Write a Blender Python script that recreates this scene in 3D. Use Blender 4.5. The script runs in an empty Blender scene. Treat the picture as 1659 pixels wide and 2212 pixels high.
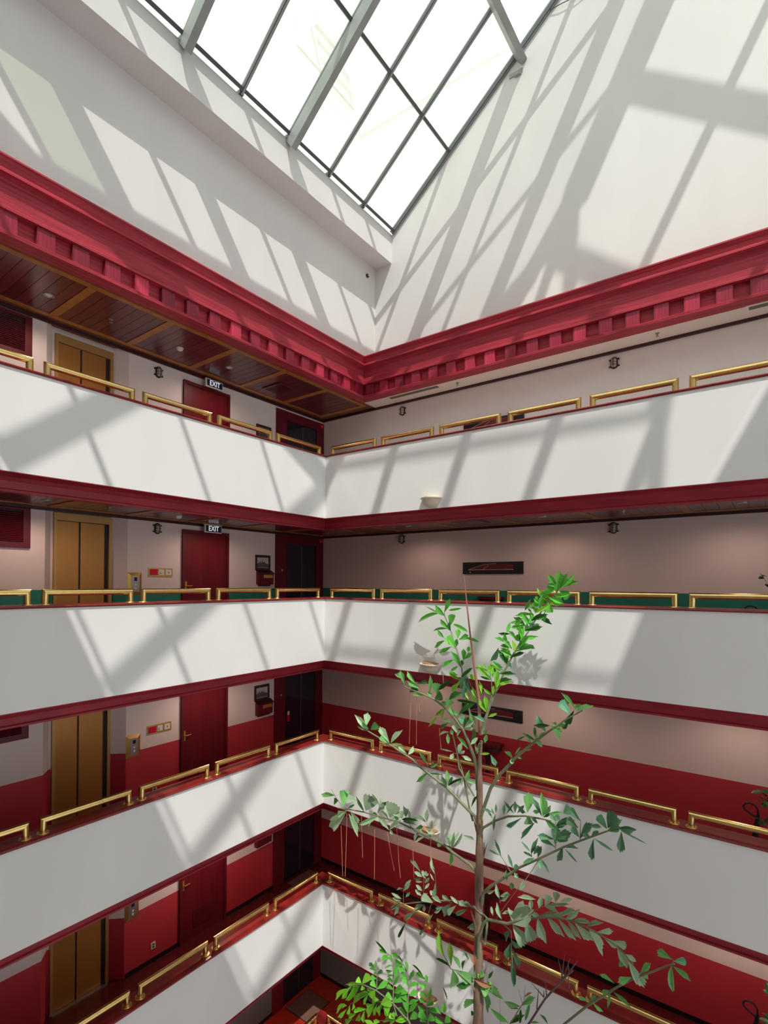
import bpy, math, random
from mathutils import Vector, Matrix
random.seed(11)
S = bpy.context.scene
COL = S.collection
# ---------------------------------------------------------------- camera
CAM = Vector((7.584, -8.207, 10.266))
YAW, PIT, ROL = math.radians(36.318), math.radians(0.277), math.radians(0.353)
fwd = Vector((-math.sin(YAW)*math.cos(PIT), math.cos(YAW)*math.cos(PIT), math.sin(PIT)))
r0 = Vector((math.cos(YAW), math.sin(YAW), 0)); u0 = r0.cross(fwd)
rgt = r0*math.cos(ROL) + u0*math.sin(ROL); upv = u0*math.cos(ROL) - r0*math.sin(ROL)
cd = bpy.data.cameras.new('camera'); co = bpy.data.objects.new('camera', cd); COL.objects.link(co)
cd.sensor_fit = 'VERTICAL'; cd.sensor_height = 36.0; cd.lens = 1135.3/2212*36.0
cd.shift_y = (1252.6-1106.0)/2212.0; cd.clip_start = 0.02; cd.clip_end = 300
m = Matrix((rgt, upv, -fwd)).transposed().to_4x4(); m.translation = CAM
co.matrix_world = m
S.camera = co
# ---------------------------------------------------------------- sky, sun, exposure
SUN_DIR = Vector((-1.0, 0.854, -1.977)).normalized()
w = bpy.data.worlds.new('sky'); S.world = w; w.use_nodes = True
bg = w.node_tree.nodes['Background']
bg.inputs['Color'].default_value = (0.87, 0.93, 1.0, 1); bg.inputs['Strength'].default_value = 1.28
sl = bpy.data.lights.new('sun', 'SUN'); sl.energy = 4.3; sl.angle = math.radians(0.55); sl.color = (1.0, 0.975, 0.955)
so = bpy.data.objects.new('sun', sl); COL.objects.link(so)
so.location = (30, -25, 55); so.rotation_euler = SUN_DIR.to_track_quat('-Z', 'Y').to_euler()
S.view_settings.view_transform = 'Standard'; S.view_settings.look = 'None'
S.view_settings.gamma = 1.0; S.view_settings.use_curve_mapping = False
S.view_settings.exposure = 0.25
try:
    S.cycles.use_denoising = True; S.cycles.denoiser = 'OPENIMAGEDENOISE'
    S.cycles.max_bounces = 14; S.cycles.diffuse_bounces = 8; S.cycles.glossy_bounces = 4
    S.cycles.transparent_max_bounces = 16; S.cycles.caustics_reflective = False
    S.cycles.sample_clamp_indirect = 6.0
except Exception:
    pass
# ---------------------------------------------------------------- materials
def mat(name, col, rough=0.6, metal=0.0, noise=0.0, scale=(3, 3, 3), bump=0.0, coat=0.0, spec=0.5, emit=0.0, dark=None, nscale=1.0):
    m = bpy.data.materials.new(name); m.use_nodes = True
    nt = m.node_tree; b = nt.nodes['Principled BSDF']
    b.inputs['Base Color'].default_value = (*col, 1); b.inputs['Roughness'].default_value = rough
    b.inputs['Metallic'].default_value = metal; b.inputs['Specular IOR Level'].default_value = spec
    if coat: b.inputs['Coat Weight'].default_value = coat; b.inputs['Coat Roughness'].default_value = 0.12
    if emit:
        b.inputs['Emission Color'].default_value = (*col, 1); b.inputs['Emission Strength'].default_value = emit
    if noise or bump:
        tc = nt.nodes.new('ShaderNodeTexCoord'); mp = nt.nodes.new('ShaderNodeMapping')
        mp.inputs['Scale'].default_value = scale
        n = nt.nodes.new('ShaderNodeTexNoise'); n.inputs['Scale'].default_value = nscale; n.inputs['Detail'].default_value = 6
        nt.links.new(tc.outputs['Object'], mp.inputs['Vector']); nt.links.new(mp.outputs['Vector'], n.inputs['Vector'])
        if noise:
            cr = nt.nodes.new('ShaderNodeValToRGB')
            d = dark or tuple(c*(1-noise) for c in col); l = tuple(min(1, c*(1+noise*0.6)) for c in col)
            cr.color_ramp.elements[0].position = 0.3; cr.color_ramp.elements[1].position = 0.7
            cr.color_ramp.elements[0].color = (*d, 1); cr.color_ramp.elements[1].color = (*l, 1)
            nt.links.new(n.outputs['Fac'], cr.inputs['Fac']); nt.links.new(cr.outputs['Color'], b.inputs['Base Color'])
        if bump:
            bp = nt.nodes.new('ShaderNodeBump'); bp.inputs['Strength'].default_value = bump; bp.inputs['Distance'].default_value = 0.02
            nt.links.new(n.outputs['Fac'], bp.inputs['Height']); nt.links.new(bp.outputs['Normal'], b.inputs['Normal'])
    return m
def varied(m, lo, hi):                                # each piece a little lighter or darker
    nt = m.node_tree; b = nt.nodes['Principled BSDF']; src = b.inputs['Base Color'].links[0].from_socket
    oi = nt.nodes.new('ShaderNodeObjectInfo'); mr = nt.nodes.new('ShaderNodeMapRange'); hs = nt.nodes.new('ShaderNodeHueSaturation')
    mr.inputs['To Min'].default_value = lo; mr.inputs['To Max'].default_value = hi
    nt.links.new(oi.outputs['Random'], mr.inputs['Value']); nt.links.new(mr.outputs['Result'], hs.inputs['Value'])
    nt.links.new(src, hs.inputs['Color']); nt.links.new(hs.outputs['Color'], b.inputs['Base Color'])
    return m
M = {}
M['white'] = mat('white_plaster', (0.735, 0.712, 0.70), 0.75, noise=0.04, scale=(1.2, 1.2, 0.5), bump=0.03)
M['cream'] = mat('cream_wall', (0.80, 0.63, 0.57), 0.7, noise=0.03, scale=(1, 1, 1))
M['blush'] = mat('pale_blush_wall', (0.86, 0.76, 0.73), 0.65, noise=0.03)
M['redpaint'] = mat('red_dado', (0.52, 0.030, 0.045), 0.6, noise=0.06, scale=(2, 2, 2))
M['greenpaint'] = mat('green_dado', (0.02, 0.22, 0.15), 0.6, noise=0.06, scale=(2, 2, 2))
M['greypaint'] = mat('grey_dado', (0.12, 0.14, 0.14), 0.6, noise=0.06, scale=(2, 2, 2))
M['mahog_y'] = mat('mahogany_along_y', (0.40, 0.036, 0.056), 0.45, noise=0.35, scale=(30, 1.2, 30), spec=0.22)
M['mahog_x'] = mat('mahogany_along_x', (0.40, 0.036, 0.056), 0.45, noise=0.35, scale=(1.2, 30, 30), spec=0.22)
M['dentil'] = varied(mat('dentil_mahogany', (0.48, 0.034, 0.075), 0.42, noise=0.35, scale=(24, 24, 1.5), spec=0.3), 0.45, 1.15)
M['cap'] = mat('varnished_cap', (0.20, 0.016, 0.014), 0.3, noise=0.3, scale=(4, 4, 4), spec=0.35)
M['fascia'] = mat('fascia_wood', (0.30, 0.022, 0.034), 0.42, noise=0.25, scale=(2, 2, 20), spec=0.3)
M['plank'] = varied(mat('ceiling_plank', (0.15, 0.022, 0.028), 0.28, noise=0.4, scale=(1.5, 22, 22), coat=0.2), 0.75, 1.1)
M['plank_y'] = mat('ceiling_plank_cross', (0.15, 0.028, 0.03), 0.28, noise=0.4, scale=(22, 1.5, 22), coat=0.2)
M['joint'] = mat('ceiling_joint', (0.20, 0.07, 0.03), 0.5)
M['batten'] = mat('orange_batten', (0.40, 0.135, 0.03), 0.4, noise=0.25, scale=(6, 6, 6))
M['darkwood'] = mat('dark_trim_wood', (0.05, 0.01, 0.014), 0.4)
M['reddoor'] = mat('red_door', (0.15, 0.008, 0.014), 0.42, noise=0.2, scale=(12, 12, 1), spec=0.3)
M['doorframe'] = mat('door_frame_red', (0.13, 0.008, 0.016), 0.45, spec=0.3)
M['glassdark'] = mat('dark_door_glass', (0.018, 0.014, 0.024), 0.12, spec=0.6)
M['bronze'] = mat('lift_bronze', (0.50, 0.22, 0.05), 0.36, metal=0.5, noise=0.08, scale=(1, 1, 1))
M['bronze2'] = mat('lift_frame_bronze', (0.50, 0.28, 0.10), 0.45, metal=0.4)
M['shadowgap'] = mat('gap_shade', (0.03, 0.015, 0.01), 0.7)  # near-black standing for shade in gaps, behind slats and in socket slots
M['brass'] = mat('polished_brass', (0.74, 0.52, 0.20), 0.27, metal=1.0, noise=0.12, scale=(6, 6, 6), nscale=2)
M['brassplate'] = mat('brass_plate', (0.80, 0.52, 0.14), 0.32, metal=0.9)
M['steel'] = mat('brushed_steel', (0.45, 0.42, 0.42), 0.35, metal=0.9)
M['floorshade'] = mat('shaded_red_tile', (0.10, 0.010, 0.012), 0.25, noise=0.2, scale=(8, 8, 8), coat=0.1)  # darker copy of the red tile: corridor shade put into its colour
M['floor'] = mat('dark_red_tile', (0.40, 0.028, 0.012), 0.3, noise=0.2, scale=(8, 8, 8), coat=0.15)
M['palefloor'] = mat('pale_floor', (0.88, 0.78, 0.74), 0.4, noise=0.05)  # unseen top floor made pale to bounce sun onto its corridor wall
M['bouncefloor'] = mat('pale_bounce_floor', (0.72, 0.68, 0.62), 0.3, noise=0.1)  # unseen courtyard floor made pale to bounce light upward
M['mat'] = mat('brown_doormat', (0.13, 0.06, 0.045), 0.95, noise=0.3, scale=(60, 60, 60))
M['black'] = mat('black_lacquer', (0.008, 0.007, 0.010), 0.25)
M['blackiron'] = mat('black_iron', (0.010, 0.009, 0.012), 0.45)
M['bronzecage'] = mat('dark_bronze_cage', (0.045, 0.022, 0.016), 0.4, metal=0.5)
M['lampglass'] = mat('ribbed_lamp_glass', (0.45, 0.38, 0.34), 0.2)
M['offwhite'] = mat('offwhite_plastic', (0.72, 0.68, 0.60), 0.45)
M['plastered'] = mat('cream_plaster_bowl', (0.74, 0.64, 0.50), 0.7, noise=0.08, scale=(20, 20, 20))
M['leaflitter'] = mat('dry_litter', (0.36, 0.20, 0.10), 0.9, noise=0.4, scale=(40, 40, 40))
M['alu'] = mat('dark_grey_mullion', (0.10, 0.11, 0.115), 0.45, metal=0.2)
M['alulit'] = mat('grey_mullion_lit', (0.33, 0.35, 0.355), 0.5)  # lighter mullion grey: light on the underside painted as a strip
M['beam'] = mat('grey_green_steel', (0.33, 0.36, 0.345), 0.5, noise=0.12, scale=(3, 3, 3))
M['navy'] = mat('navy_sign', (0.012, 0.022, 0.075), 0.3)
M['signwhite'] = mat('sign_letters', (0.85, 0.90, 0.95), 0.4, emit=0.5)
M['redlamp'] = mat('red_alarm_dome', (0.62, 0.005, 0.025), 0.2)
M['redlacq'] = mat('red_lacquer', (0.12, 0.004, 0.008), 0.25, coat=0.2)
M['pinkedge'] = mat('pink_edge_line', (0.62, 0.33, 0.30), 0.3)
M['paperlight'] = mat('photo_sky', (0.50, 0.45, 0.42), 0.6)
M['paperdark'] = mat('photo_skyline', (0.10, 0.07, 0.07), 0.6)
M['extwall'] = mat('sunlit_render', (0.78, 0.77, 0.66), 0.8, noise=0.03, scale=(0.5, 0.5, 0.5))
M['extgrey'] = mat('grey_render_patch', (0.62, 0.63, 0.50), 0.8, noise=0.12, scale=(2, 2, 2))  # greyer tone than the wall, shared by the patch and the pipe
M['extwhite'] = mat('white_pipe', (0.85, 0.87, 0.90), 0.4)
M['vent'] = mat('grille_olive', (0.26, 0.21, 0.15), 0.5)
M['soil'] = mat('terracotta_pot', (0.16, 0.05, 0.03), 0.7)
def leafmat(name, col, trans=0.35, rough=0.42):
    m = bpy.data.materials.new(name); m.use_nodes = True; nt = m.node_tree
    b = nt.nodes['Principled BSDF']; b.inputs['Roughness'].default_value = rough
    oi = nt.nodes.new('ShaderNodeObjectInfo'); hs = nt.nodes.new('ShaderNodeHueSaturation')
    mr = nt.nodes.new('ShaderNodeMapRange'); mr.inputs['To Min'].default_value = 0.75; mr.inputs['To Max'].default_value = 1.25
    nt.links.new(oi.outputs['Random'], mr.inputs['Value']); nt.links.new(mr.outputs['Result'], hs.inputs['Value'])
    tc = nt.nodes.new('ShaderNodeTexCoord'); mp = nt.nodes.new('ShaderNodeMapping'); mp.inputs['Scale'].default_value = (2, 14, 2)
    n = nt.nodes.new('ShaderNodeTexNoise'); n.inputs['Scale'].default_value = 1.5
    cr = nt.nodes.new('ShaderNodeValToRGB')
    cr.color_ramp.elements[0].color = (*[c*0.75 for c in col], 1); cr.color_ramp.elements[1].color = (*[min(1, c*1.2) for c in col], 1)
    nt.links.new(tc.outputs['Object'], mp.inputs['Vector']); nt.links.new(mp.outputs['Vector'], n.inputs['Vector'])
    nt.links.new(n.outputs['Fac'], cr.inputs['Fac']); nt.links.new(cr.outputs['Color'], hs.inputs['Color'])
    nt.links.new(hs.outputs['Color'], b.inputs['Base Color'])
    t = nt.nodes.new('ShaderNodeBsdfTranslucent'); nt.links.new(hs.outputs['Color'], t.inputs['Color'])
    mx = nt.nodes.new('ShaderNodeMixShader'); mx.inputs['Fac'].default_value = trans
    nt.links.new(b.outputs['BSDF'], mx.inputs[1]); nt.links.new(t.outputs['BSDF'], mx.inputs[2])
    nt.links.new(mx.outputs['Shader'], nt.nodes['Material Output'].inputs['Surface'])
    return m
L = {'fresh': leafmat('leaf_fresh', (0.13, 0.50, 0.06)), 'lime': leafmat('leaf_lime', (0.27, 0.66, 0.05), 0.45),
     'mid': leafmat('leaf_mid', (0.18, 0.46, 0.13)), 'dusty_shaded': leafmat('leaf_dusty_shaded', (0.30, 0.42, 0.26), 0.25, 0.6),  # grey-green of shaded fronds: shade put into the colour along with dust
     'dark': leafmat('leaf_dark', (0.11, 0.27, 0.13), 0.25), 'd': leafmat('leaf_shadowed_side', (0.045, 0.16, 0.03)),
     'p': leafmat('leaf_pale', (0.46, 0.66, 0.38), 0.3, 0.55), 'g': leafmat('leaf_grey_green', (0.18, 0.45, 0.27), 0.3),
     'l': leafmat('leaf_yellow_green', (0.30, 0.58, 0.06), 0.45), 'b': leafmat('leaf_dead', (0.45, 0.20, 0.10), 0.2, 0.8),
     'pot': leafmat('leaf_pot', (0.035, 0.12, 0.03), 0.2)}
M['rachis'] = mat('green_brown_rachis', (0.17, 0.19, 0.10), 0.5, noise=0.3, scale=(6, 6, 6))
M['spear'] = mat('brown_spear', (0.30, 0.12, 0.08), 0.5)
M['stick'] = mat('dry_stick', (0.13, 0.08, 0.075), 0.7)
M['trunk'] = mat('palm_trunk', (0.24, 0.145, 0.10), 0.8, noise=0.45, scale=(14, 14, 3), bump=0.5)
M['root'] = mat('hanging_fibre', (0.55, 0.22, 0.13), 0.7)
def glassmat(name, tint, dirt=0.06):
    m = bpy.data.materials.new(name); m.use_nodes = True; nt = m.node_tree; nt.nodes.remove(nt.nodes['Principled BSDF'])
    tr = nt.nodes.new('ShaderNodeBsdfTransparent'); tr.inputs['Color'].default_value = (*tint, 1)
    gl = nt.nodes.new('ShaderNodeBsdfGlossy'); gl.inputs['Roughness'].default_value = 0.05
    tl = nt.nodes.new('ShaderNodeBsdfTranslucent'); tl.inputs['Color'].default_value = (0.85, 0.88, 0.80, 1)
    lw = nt.nodes.new('ShaderNodeLayerWeight'); lw.inputs['Blend'].default_value = 0.25
    fr = nt.nodes.new('ShaderNodeMath'); fr.operation = 'MULTIPLY'; fr.inputs[1].default_value = 0.3
    nt.links.new(lw.outputs['Facing'], fr.inputs[0])
    m1 = nt.nodes.new('ShaderNodeMixShader'); m1.inputs['Fac'].default_value = dirt
    m2 = nt.nodes.new('ShaderNodeMixShader')
    nt.links.new(tr.outputs[0], m1.inputs[1]); nt.links.new(tl.outputs[0], m1.inputs[2])
    nt.links.new(fr.outputs[0], m2.inputs['Fac']); nt.links.new(m1.outputs[0], m2.inputs[1]); nt.links.new(gl.outputs[0], m2.inputs[2])
    nt.links.new(m2.outputs[0], nt.nodes['Material Output'].inputs['Surface'])
    return m
M['pane'] = glassmat('roof_glass', (0.97, 0.985, 0.955), 0.10)
M['pane_dirty'] = glassmat('roof_glass_dirty', (0.72, 0.82, 0.66), 0.22)
# ---------------------------------------------------------------- mesh helpers
class MB:
    def __init__(s): s.v = []; s.f = []; s.mi = []; s.mats = []
    def slot(s, m):
        if m not in s.mats: s.mats.append(m)
        return s.mats.index(m)
    def add(s, vs, fs, m):
        o = len(s.v); k = s.slot(m); s.v += [tuple(a) for a in vs]
        for f in fs: s.f.append(tuple(i+o for i in f)); s.mi.append(k)
        return s
    def box(s, x0, x1, y0, y1, z0, z1, m):
        vs = [(x, y, z) for z in (z0, z1) for y in (y0, y1) for x in (x0, x1)]
        return s.add(vs, [(0, 2, 3, 1), (4, 5, 7, 6), (0, 1, 5, 4), (2, 6, 7, 3), (0, 4, 6, 2), (1, 3, 7, 5)], m)
    def prism(s, poly, z0, z1, m):                    # plan polygon, extruded up
        n = len(poly); vs = [(x, y, z0) for x, y in poly] + [(x, y, z1) for x, y in poly]
        fs = [tuple(range(n-1, -1, -1)), tuple(range(n, 2*n))] + [(i, (i+1) % n, n+(i+1) % n, n+i) for i in range(n)]
        return s.add(vs, fs, m)
    def sweep(s, rings, m, closed=True, caps=True):
        n = len(rings[0]); vs = [p for r in rings for p in r]; fs = []
        for a in range(len(rings)-1):
            for i in range(n if closed else n-1):
                j = (i+1) % n; fs.append((a*n+i, a*n+j, (a+1)*n+j, (a+1)*n+i))
        if caps: fs += [tuple(range(n-1, -1, -1)), tuple((len(rings)-1)*n+i for i in range(n))]
        return s.add(vs, fs, m)
    def tube(s, pts, rad, m, n=8):
        pts = [Vector(p) for p in pts]; rings = []; prev = None
        for i, p in enumerate(pts):
            t = (pts[min(i+1, len(pts)-1)] - pts[max(i-1, 0)])
            if t.length < 1e-7: t = Vector((0, 0, 1))
            t.normalize()
            a = prev if prev else (Vector((0, 0, 1)) if abs(t.z) < .9 else Vector((1, 0, 0)))
            a = (a - t*a.dot(t)).normalized(); b = t.cross(a); prev = a
            r = rad[i] if isinstance(rad, (list, tuple)) else rad
            rings.append([p + (a*math.cos(2*math.pi*k/n) + b*math.sin(2*math.pi*k/n))*r for k in range(n)])
        return s.sweep(rings, m)
    def lathe(s, c, prof, m, n=16, axis='z', ang=2*math.pi, a0=0.0):
        rings = []
        full = abs(ang-2*math.pi) < 1e-6
        for k in range(n if full else n+1):
            a = a0 + ang*k/n; ca, sa = math.cos(a), math.sin(a)
            if axis == 'z': rings.append([(c[0]+r*ca, c[1]+r*sa, c[2]+h) for r, h in prof])
            elif axis == 'x': rings.append([(c[0]+h, c[1]+r*ca, c[2]+r*sa) for r, h in prof])
            else: rings.append([(c[0]+r*ca, c[1]+h, c[2]+r*sa) for r, h in prof])
        if full: rings.append(rings[0])
        return s.sweep(rings, m, closed=False, caps=False)
    def mesh(s, name, smooth=False):
        me = bpy.data.meshes.new(name); me.from_pydata(s.v, [], s.f)
        for mm in s.mats: me.materials.append(mm)
        me.polygons.foreach_set('material_index', s.mi)
        if smooth:
            me.polygons.foreach_set('use_smooth', [True]*len(s.f))
            try: me.set_sharp_from_angle(angle=math.radians(38))
            except Exception: pass
        me.update(); return me
    def obj(s, name, parent=None, smooth=False):
        o = bpy.data.objects.new(name, s.mesh(name, smooth)); COL.objects.link(o)
        if parent is not None: o.parent = parent
        return o
def tag(o, label, cat, group=None, kind=None):
    o['label'] = label; o['category'] = cat
    if group: o['group'] = group
    if kind: o['kind'] = kind
    return o
def empty(name, loc=(0, 0, 0), rz=0.0, parent=None):
    o = bpy.data.objects.new(name, None); COL.objects.link(o); o.location = loc; o.rotation_euler = (0, 0, rz)
    o.empty_display_size = 0.1
    if parent is not None: o.parent = parent
    return o
def link(name, me, parent=None, loc=(0, 0, 0), rot=None):
    o = bpy.data.objects.new(name, me); COL.objects.link(o); o.location = loc
    if rot is not None: o.rotation_euler = rot
    if parent is not None: o.parent = parent
    return o
def struct(o, label, cat): return tag(o, label, cat, kind='structure')
def copytree(o, parent=None, keep=True):
    c = o.copy(); COL.objects.link(c); c.parent = parent
    for ch in list(o.children): copytree(ch, c)
    return c
ORD = ['first', 'second', 'third', 'fourth', 'fifth', 'sixth', 'seventh', 'eighth', 'ninth']
F = [0.0, 3.0, 6.0, 9.0, 12.0]
LV = ['lowest balcony', 'fourth balcony down', 'third balcony down', 'second balcony down', 'top balcony']
YF, XE, WL, WR = -8.3, 12.0, -1.9, 1.95            # front parapet, east wall, back walls
TA = 0.79; X0, Z0 = 0.283, 18.60; XR = 8.05; ZR = Z0+TA*(XR-X0)
# ================================================================ STRUCTURE
# floors (one ring slab per level) and the courtyard floor
for k, f in enumerate(F):
    b = MB(); fm = M['floor'] if k == 0 else (M['palefloor'] if k == 4 else M['floorshade'])
    b.box(WL-0.4, -0.05, -10.2, WR, f-0.36, f, fm)
    b.box(-0.05, XE, 0.05, WR, f-0.36, f, fm)
    b.box(-0.05, XE, -10.2, YF-0.05, f-0.36, f, fm)
    struct(b.obj('floor'), 'gallery floor of the %s' % LV[k], 'floor')
b = MB(); b.box(-2.4, XE+0.3, -10.4, WR+0.3, -3.3, -3.0, M['bouncefloor'])
struct(b.obj('floor'), 'courtyard floor far below at the foot of the palms', 'floor')
# gallery back walls with painted dado
for k, f in enumerate([-3.0]+F):
    zt = f+2.45 if k < 5 else 14.5
    dado = {0: 'greypaint', 1: 'greypaint', 2: 'redpaint', 3: 'redpaint', 4: 'greenpaint', 5: 'greenpaint'}[k]
    hd = 1.11
    poly = [(-2.35, WR), (-1.9, WR), (-1.9, -3.24), (-2.1, -3.42), (-2.1, -4.44), (-1.9, -4.60), (-1.9, -10.2), (-2.35, -10.2)][::-1]
    nm = LV[k-1] if k else 'courtyard level'
    up = M['blush'] if k == 5 else M['cream']
    b = MB(); b.prism(poly, f-0.5, f+hd, M[dado]); b.prism(poly, f+hd, zt+0.05, up)
    struct(b.obj('wall_left'), 'lift-side corridor wall of the %s' % nm, 'wall')
    b = MB(); b.box(-2.35, XE, WR, WR+0.35, f-0.5, f+hd, M[dado]); b.box(-2.35, XE, WR, WR+0.35, f+hd, zt+0.05, up)
    struct(b.obj('wall_right'), 'long blank corridor wall of the %s' % nm, 'wall')
    # dark crown strip and black baseboard
    if k >= 2:
        b = MB(); b.box(-1.9, -1.86, -10.2, WR, zt-0.05, zt, M['darkwood'])
        struct(b.obj('trim_1'), 'dark strip under the lift-side corridor ceiling of the %s' % nm, 'trim')
        b = MB(); b.box(-1.9, XE, WR-0.04, WR, zt-0.05, zt, M['darkwood'])
        struct(b.obj('trim_2'), 'dark strip under the long corridor ceiling of the %s' % nm, 'trim')
    if k >= 1:
        b = MB(); b.box(-1.9, -1.885, -3.22, WR, f, f+0.08, M['black']); b.box(-1.9, -1.885, -10.2, -4.62, f, f+0.08, M['black'])
        struct(b.obj('baseboard_left'), 'black skirting along the lift-side wall of the %s' % nm, 'baseboard')
        b = MB(); b.box(-1.885, XE, WR-0.015, WR, f, f+0.08, M['black'])
        struct(b.obj('baseboard_right'), 'black skirting along the long wall of the %s' % nm, 'baseboard')
# far walls that close the hall behind the photographer
b = MB(); b.box(-2.35, XE, -10.5, -10.2, -3.3, 14.6, M['cream'])
struct(b.obj('wall_front'), 'corridor wall behind the photographer', 'wall')
zt_ = ZR-TA*(XE-XR)-0.05; yk = -8.8+(2*XR-X0-XE)
pf = [(-10.5, 14.4), (WR+0.35, 14.4), (WR+0.35, zt_), (yk, zt_), (-8.8, Z0-0.05), (-10.5, Z0-0.05)]
b = MB(); b.sweep([[(XE, y, z) for y, z in pf], [(XE+0.3, y, z) for y, z in pf]], M['white'])
struct(b.obj('wall_back'), 'plain white upper wall over the added east glazing', 'wall')
b = MB(); b.box(XE+0.3, XE+7.5, -14.0, 6.0, 14.4, 14.8, M['white']); struct(b.obj('roof'), 'added unseen eave that keeps sun off the east glazing', 'roof')  # unseen eave added to block sun from the east glazing
ew = empty('added_window', (XE+0.15, -4.2, -3.0)); struct(ew, 'added unseen east glazing that lights the lower balconies', 'window')  # unseen glazing added so sky light reaches the lower floors
for j in range(9):
    y = -6.2+j*1.53
    b = MB(); b.box(-0.06, 0.06, y-0.04, y+0.04, 0, 17.4, M['alu']); b.obj('mullion', ew)
for j in range(7):
    b = MB(); b.box(-0.05, 0.05, -6.2, 6.1, j*3.0-0.35 if j else 0, j*3.0 if j else 0.1, M['white'])
    if j < 6: b.obj('transom', ew)
for j in range(8):
    for i in range(6):
        y = -6.16+j*1.53
        b = MB(); b.add([(0, y, i*3.0), (0, y+1.45, i*3.0), (0, y+1.45, min(17.4, i*3.0+2.65)), (0, y, min(17.4, i*3.0+2.65))], [(0, 1, 2, 3)], M['pane']); b.obj('pane', ew)
# white balcony fronts: parapet with varnished cap and cove fascia
CAPP = [(-0.29, 0.90), (-0.02, 0.90), (0.015, 0.905), (0.028, 0.922), (0.015, 0.94), (-0.02, 0.945), (-0.29, 0.945)]
FASP = [(-0.30, -0.389), (0.0, -0.389), (0.0, -0.398), (-0.06, -0.402), (-0.13, -0.43), (-0.175, -0.48), (-0.19, -0.572), (-0.17, -0.588), (-0.17, -0.615), (-0.30, -0.615)]
def run(bm, prof, f, side, m):
    if side == 'left':    # along y, outward +x, mitred into the corner
        rings = [[(o, -10.2, f+z) for o, z in prof], [(o, -o, f+z) for o, z in prof]]
    elif side == 'right':
        rings = [[(o, -o, f+z) for o, z in prof], [(XE, -o, f+z) for o, z in prof]]
    else:
        rings = [[(0.0, YF+o, f+z) for o, z in prof], [(XE, YF+o, f+z) for o, z in prof]]
    bm.sweep(rings, m)
for k, f in enumerate(F):
    for side, nm in (('left', 'wall_left'), ('right', 'wall_right'), ('front', 'wall_front')):
        b = MB()
        if side == 'left': b.box(-0.2, 0, -10.2, 0.2, f-0.386, f+0.905, M['white'])
        elif side == 'right': b.box(0, XE, 0, 0.2, f-0.386, f+0.905, M['white'])
        else: b.box(0, XE, YF-0.2, YF, f-0.386, f+0.905, M['white'])
        w_ = struct(b.obj(nm), 'white %s front of the %s' % ({'left': 'lift-side', 'right': 'long palm-side', 'front': 'near'}[side], LV[k]), 'balcony wall')
        b = MB(); run(b, CAPP, f, side, M['cap']); b.obj('cap', w_)
        b = MB(); run(b, FASP, f, side, M['fascia']); b.obj('fascia', w_)
# ceilings
YC0 = 1.27
def wood_ceiling(parent, z, long_axis, a_list, lo, hi, end=None):
    """cross battens at a_list along the corridor, planks across it, edge battens at lo/hi"""
    pl = {}
    def place(c, length, wid, thick, name, m):
        key = (round(length, 3), round(wid, 3), name)
        if key not in pl:
            b = MB()
            if long_axis == 'y': b.box(-length/2, length/2, -wid/2, wid/2, 0, thick, m)
            else: b.box(-wid/2, wid/2, -length/2, length/2, 0, thick, m)
            pl[key] = b.mesh(name)
        loc = (c[0], c[1], z) if long_axis == 'y' else (c[1], c[0], z)
        return link(name, pl[key], parent, (loc[0], loc[1], loc[2] if name == 'plank' else z-0.012))
    pm = M['plank'] if long_axis == 'y' else M['plank_y']
    mid = (lo+hi)/2
    for i in range(len(a_list)-1):
        a, c = a_list[i], a_list[i+1]; n = 7; wd = (c-a-0.12)/n
        for j in range(n): place((mid, a+0.06+wd*(j+0.5)), hi-lo, wd-0.006, 0.02, 'plank', pm)
    for a in a_list: place((mid, a), hi-lo, 0.12, 0.03, 'batten', M['batten'])
    a0, a1 = a_list[0]-0.06, a_list[-1]+0.06
    for e in (lo-0.045, hi+0.045):
        b = MB()
        if long_axis == 'y': b.box(e-0.045, e+0.045, a0, a1, z-0.0125, z+0.02, M['batten'])
        else: b.box(a0, a1, e-0.045, e+0.045, z-0.0125, z+0.02, M['batten'])
        b.obj('batten', parent)
for k in range(5):                                   # k: corridor whose ceiling this is
    z = F[k+1]-0.55 if k < 4 else 14.5
    b = MB()
    if k < 4:
        b.box(-2.1, -0.22, -10.2, WR, z+0.015, z+0.06, M['joint']); b.box(-0.22, XE, 0.22, WR, z+0.015, z+0.06, M['joint'])
        b.box(-0.22, XE, -10.2, YF-0.22, z+0.015, z+0.06, M['joint'])
    else:
        b.box(-2.35, -0.15, -10.2, WR, z+0.015, z+0.2, M['joint'])
    c = struct(b.obj('ceiling'), 'dark plank corridor ceiling over the %s' % LV[k], 'ceiling')
    if k >= 3:
        ys = [-8.36, -7.11, -5.86, -4.61, -3.37, -2.12, -0.90, 0.35, 1.62]
        wood_ceiling(c, z, 'y', ys, -1.64, -0.33)
    if k == 3: wood_ceiling(c, z, 'x', [0.75, 2.20, 3.60, 5.06, 6.51, 7.96, 9.41], 0.35, 1.62)
b = MB(); b.box(-0.15, XE, YC0+0.17, WR, 14.5, 14.62, M['cream'])
soff = struct(b.obj('ceiling'), 'narrow cream soffit under the long cornice', 'ceiling')
b = MB(); b.box(0.0, XE, -10.4, -8.8, 14.5, 14.7, M['cream']); struct(b.obj('ceiling'), 'plain ceiling over the near gallery', 'ceiling')
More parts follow.
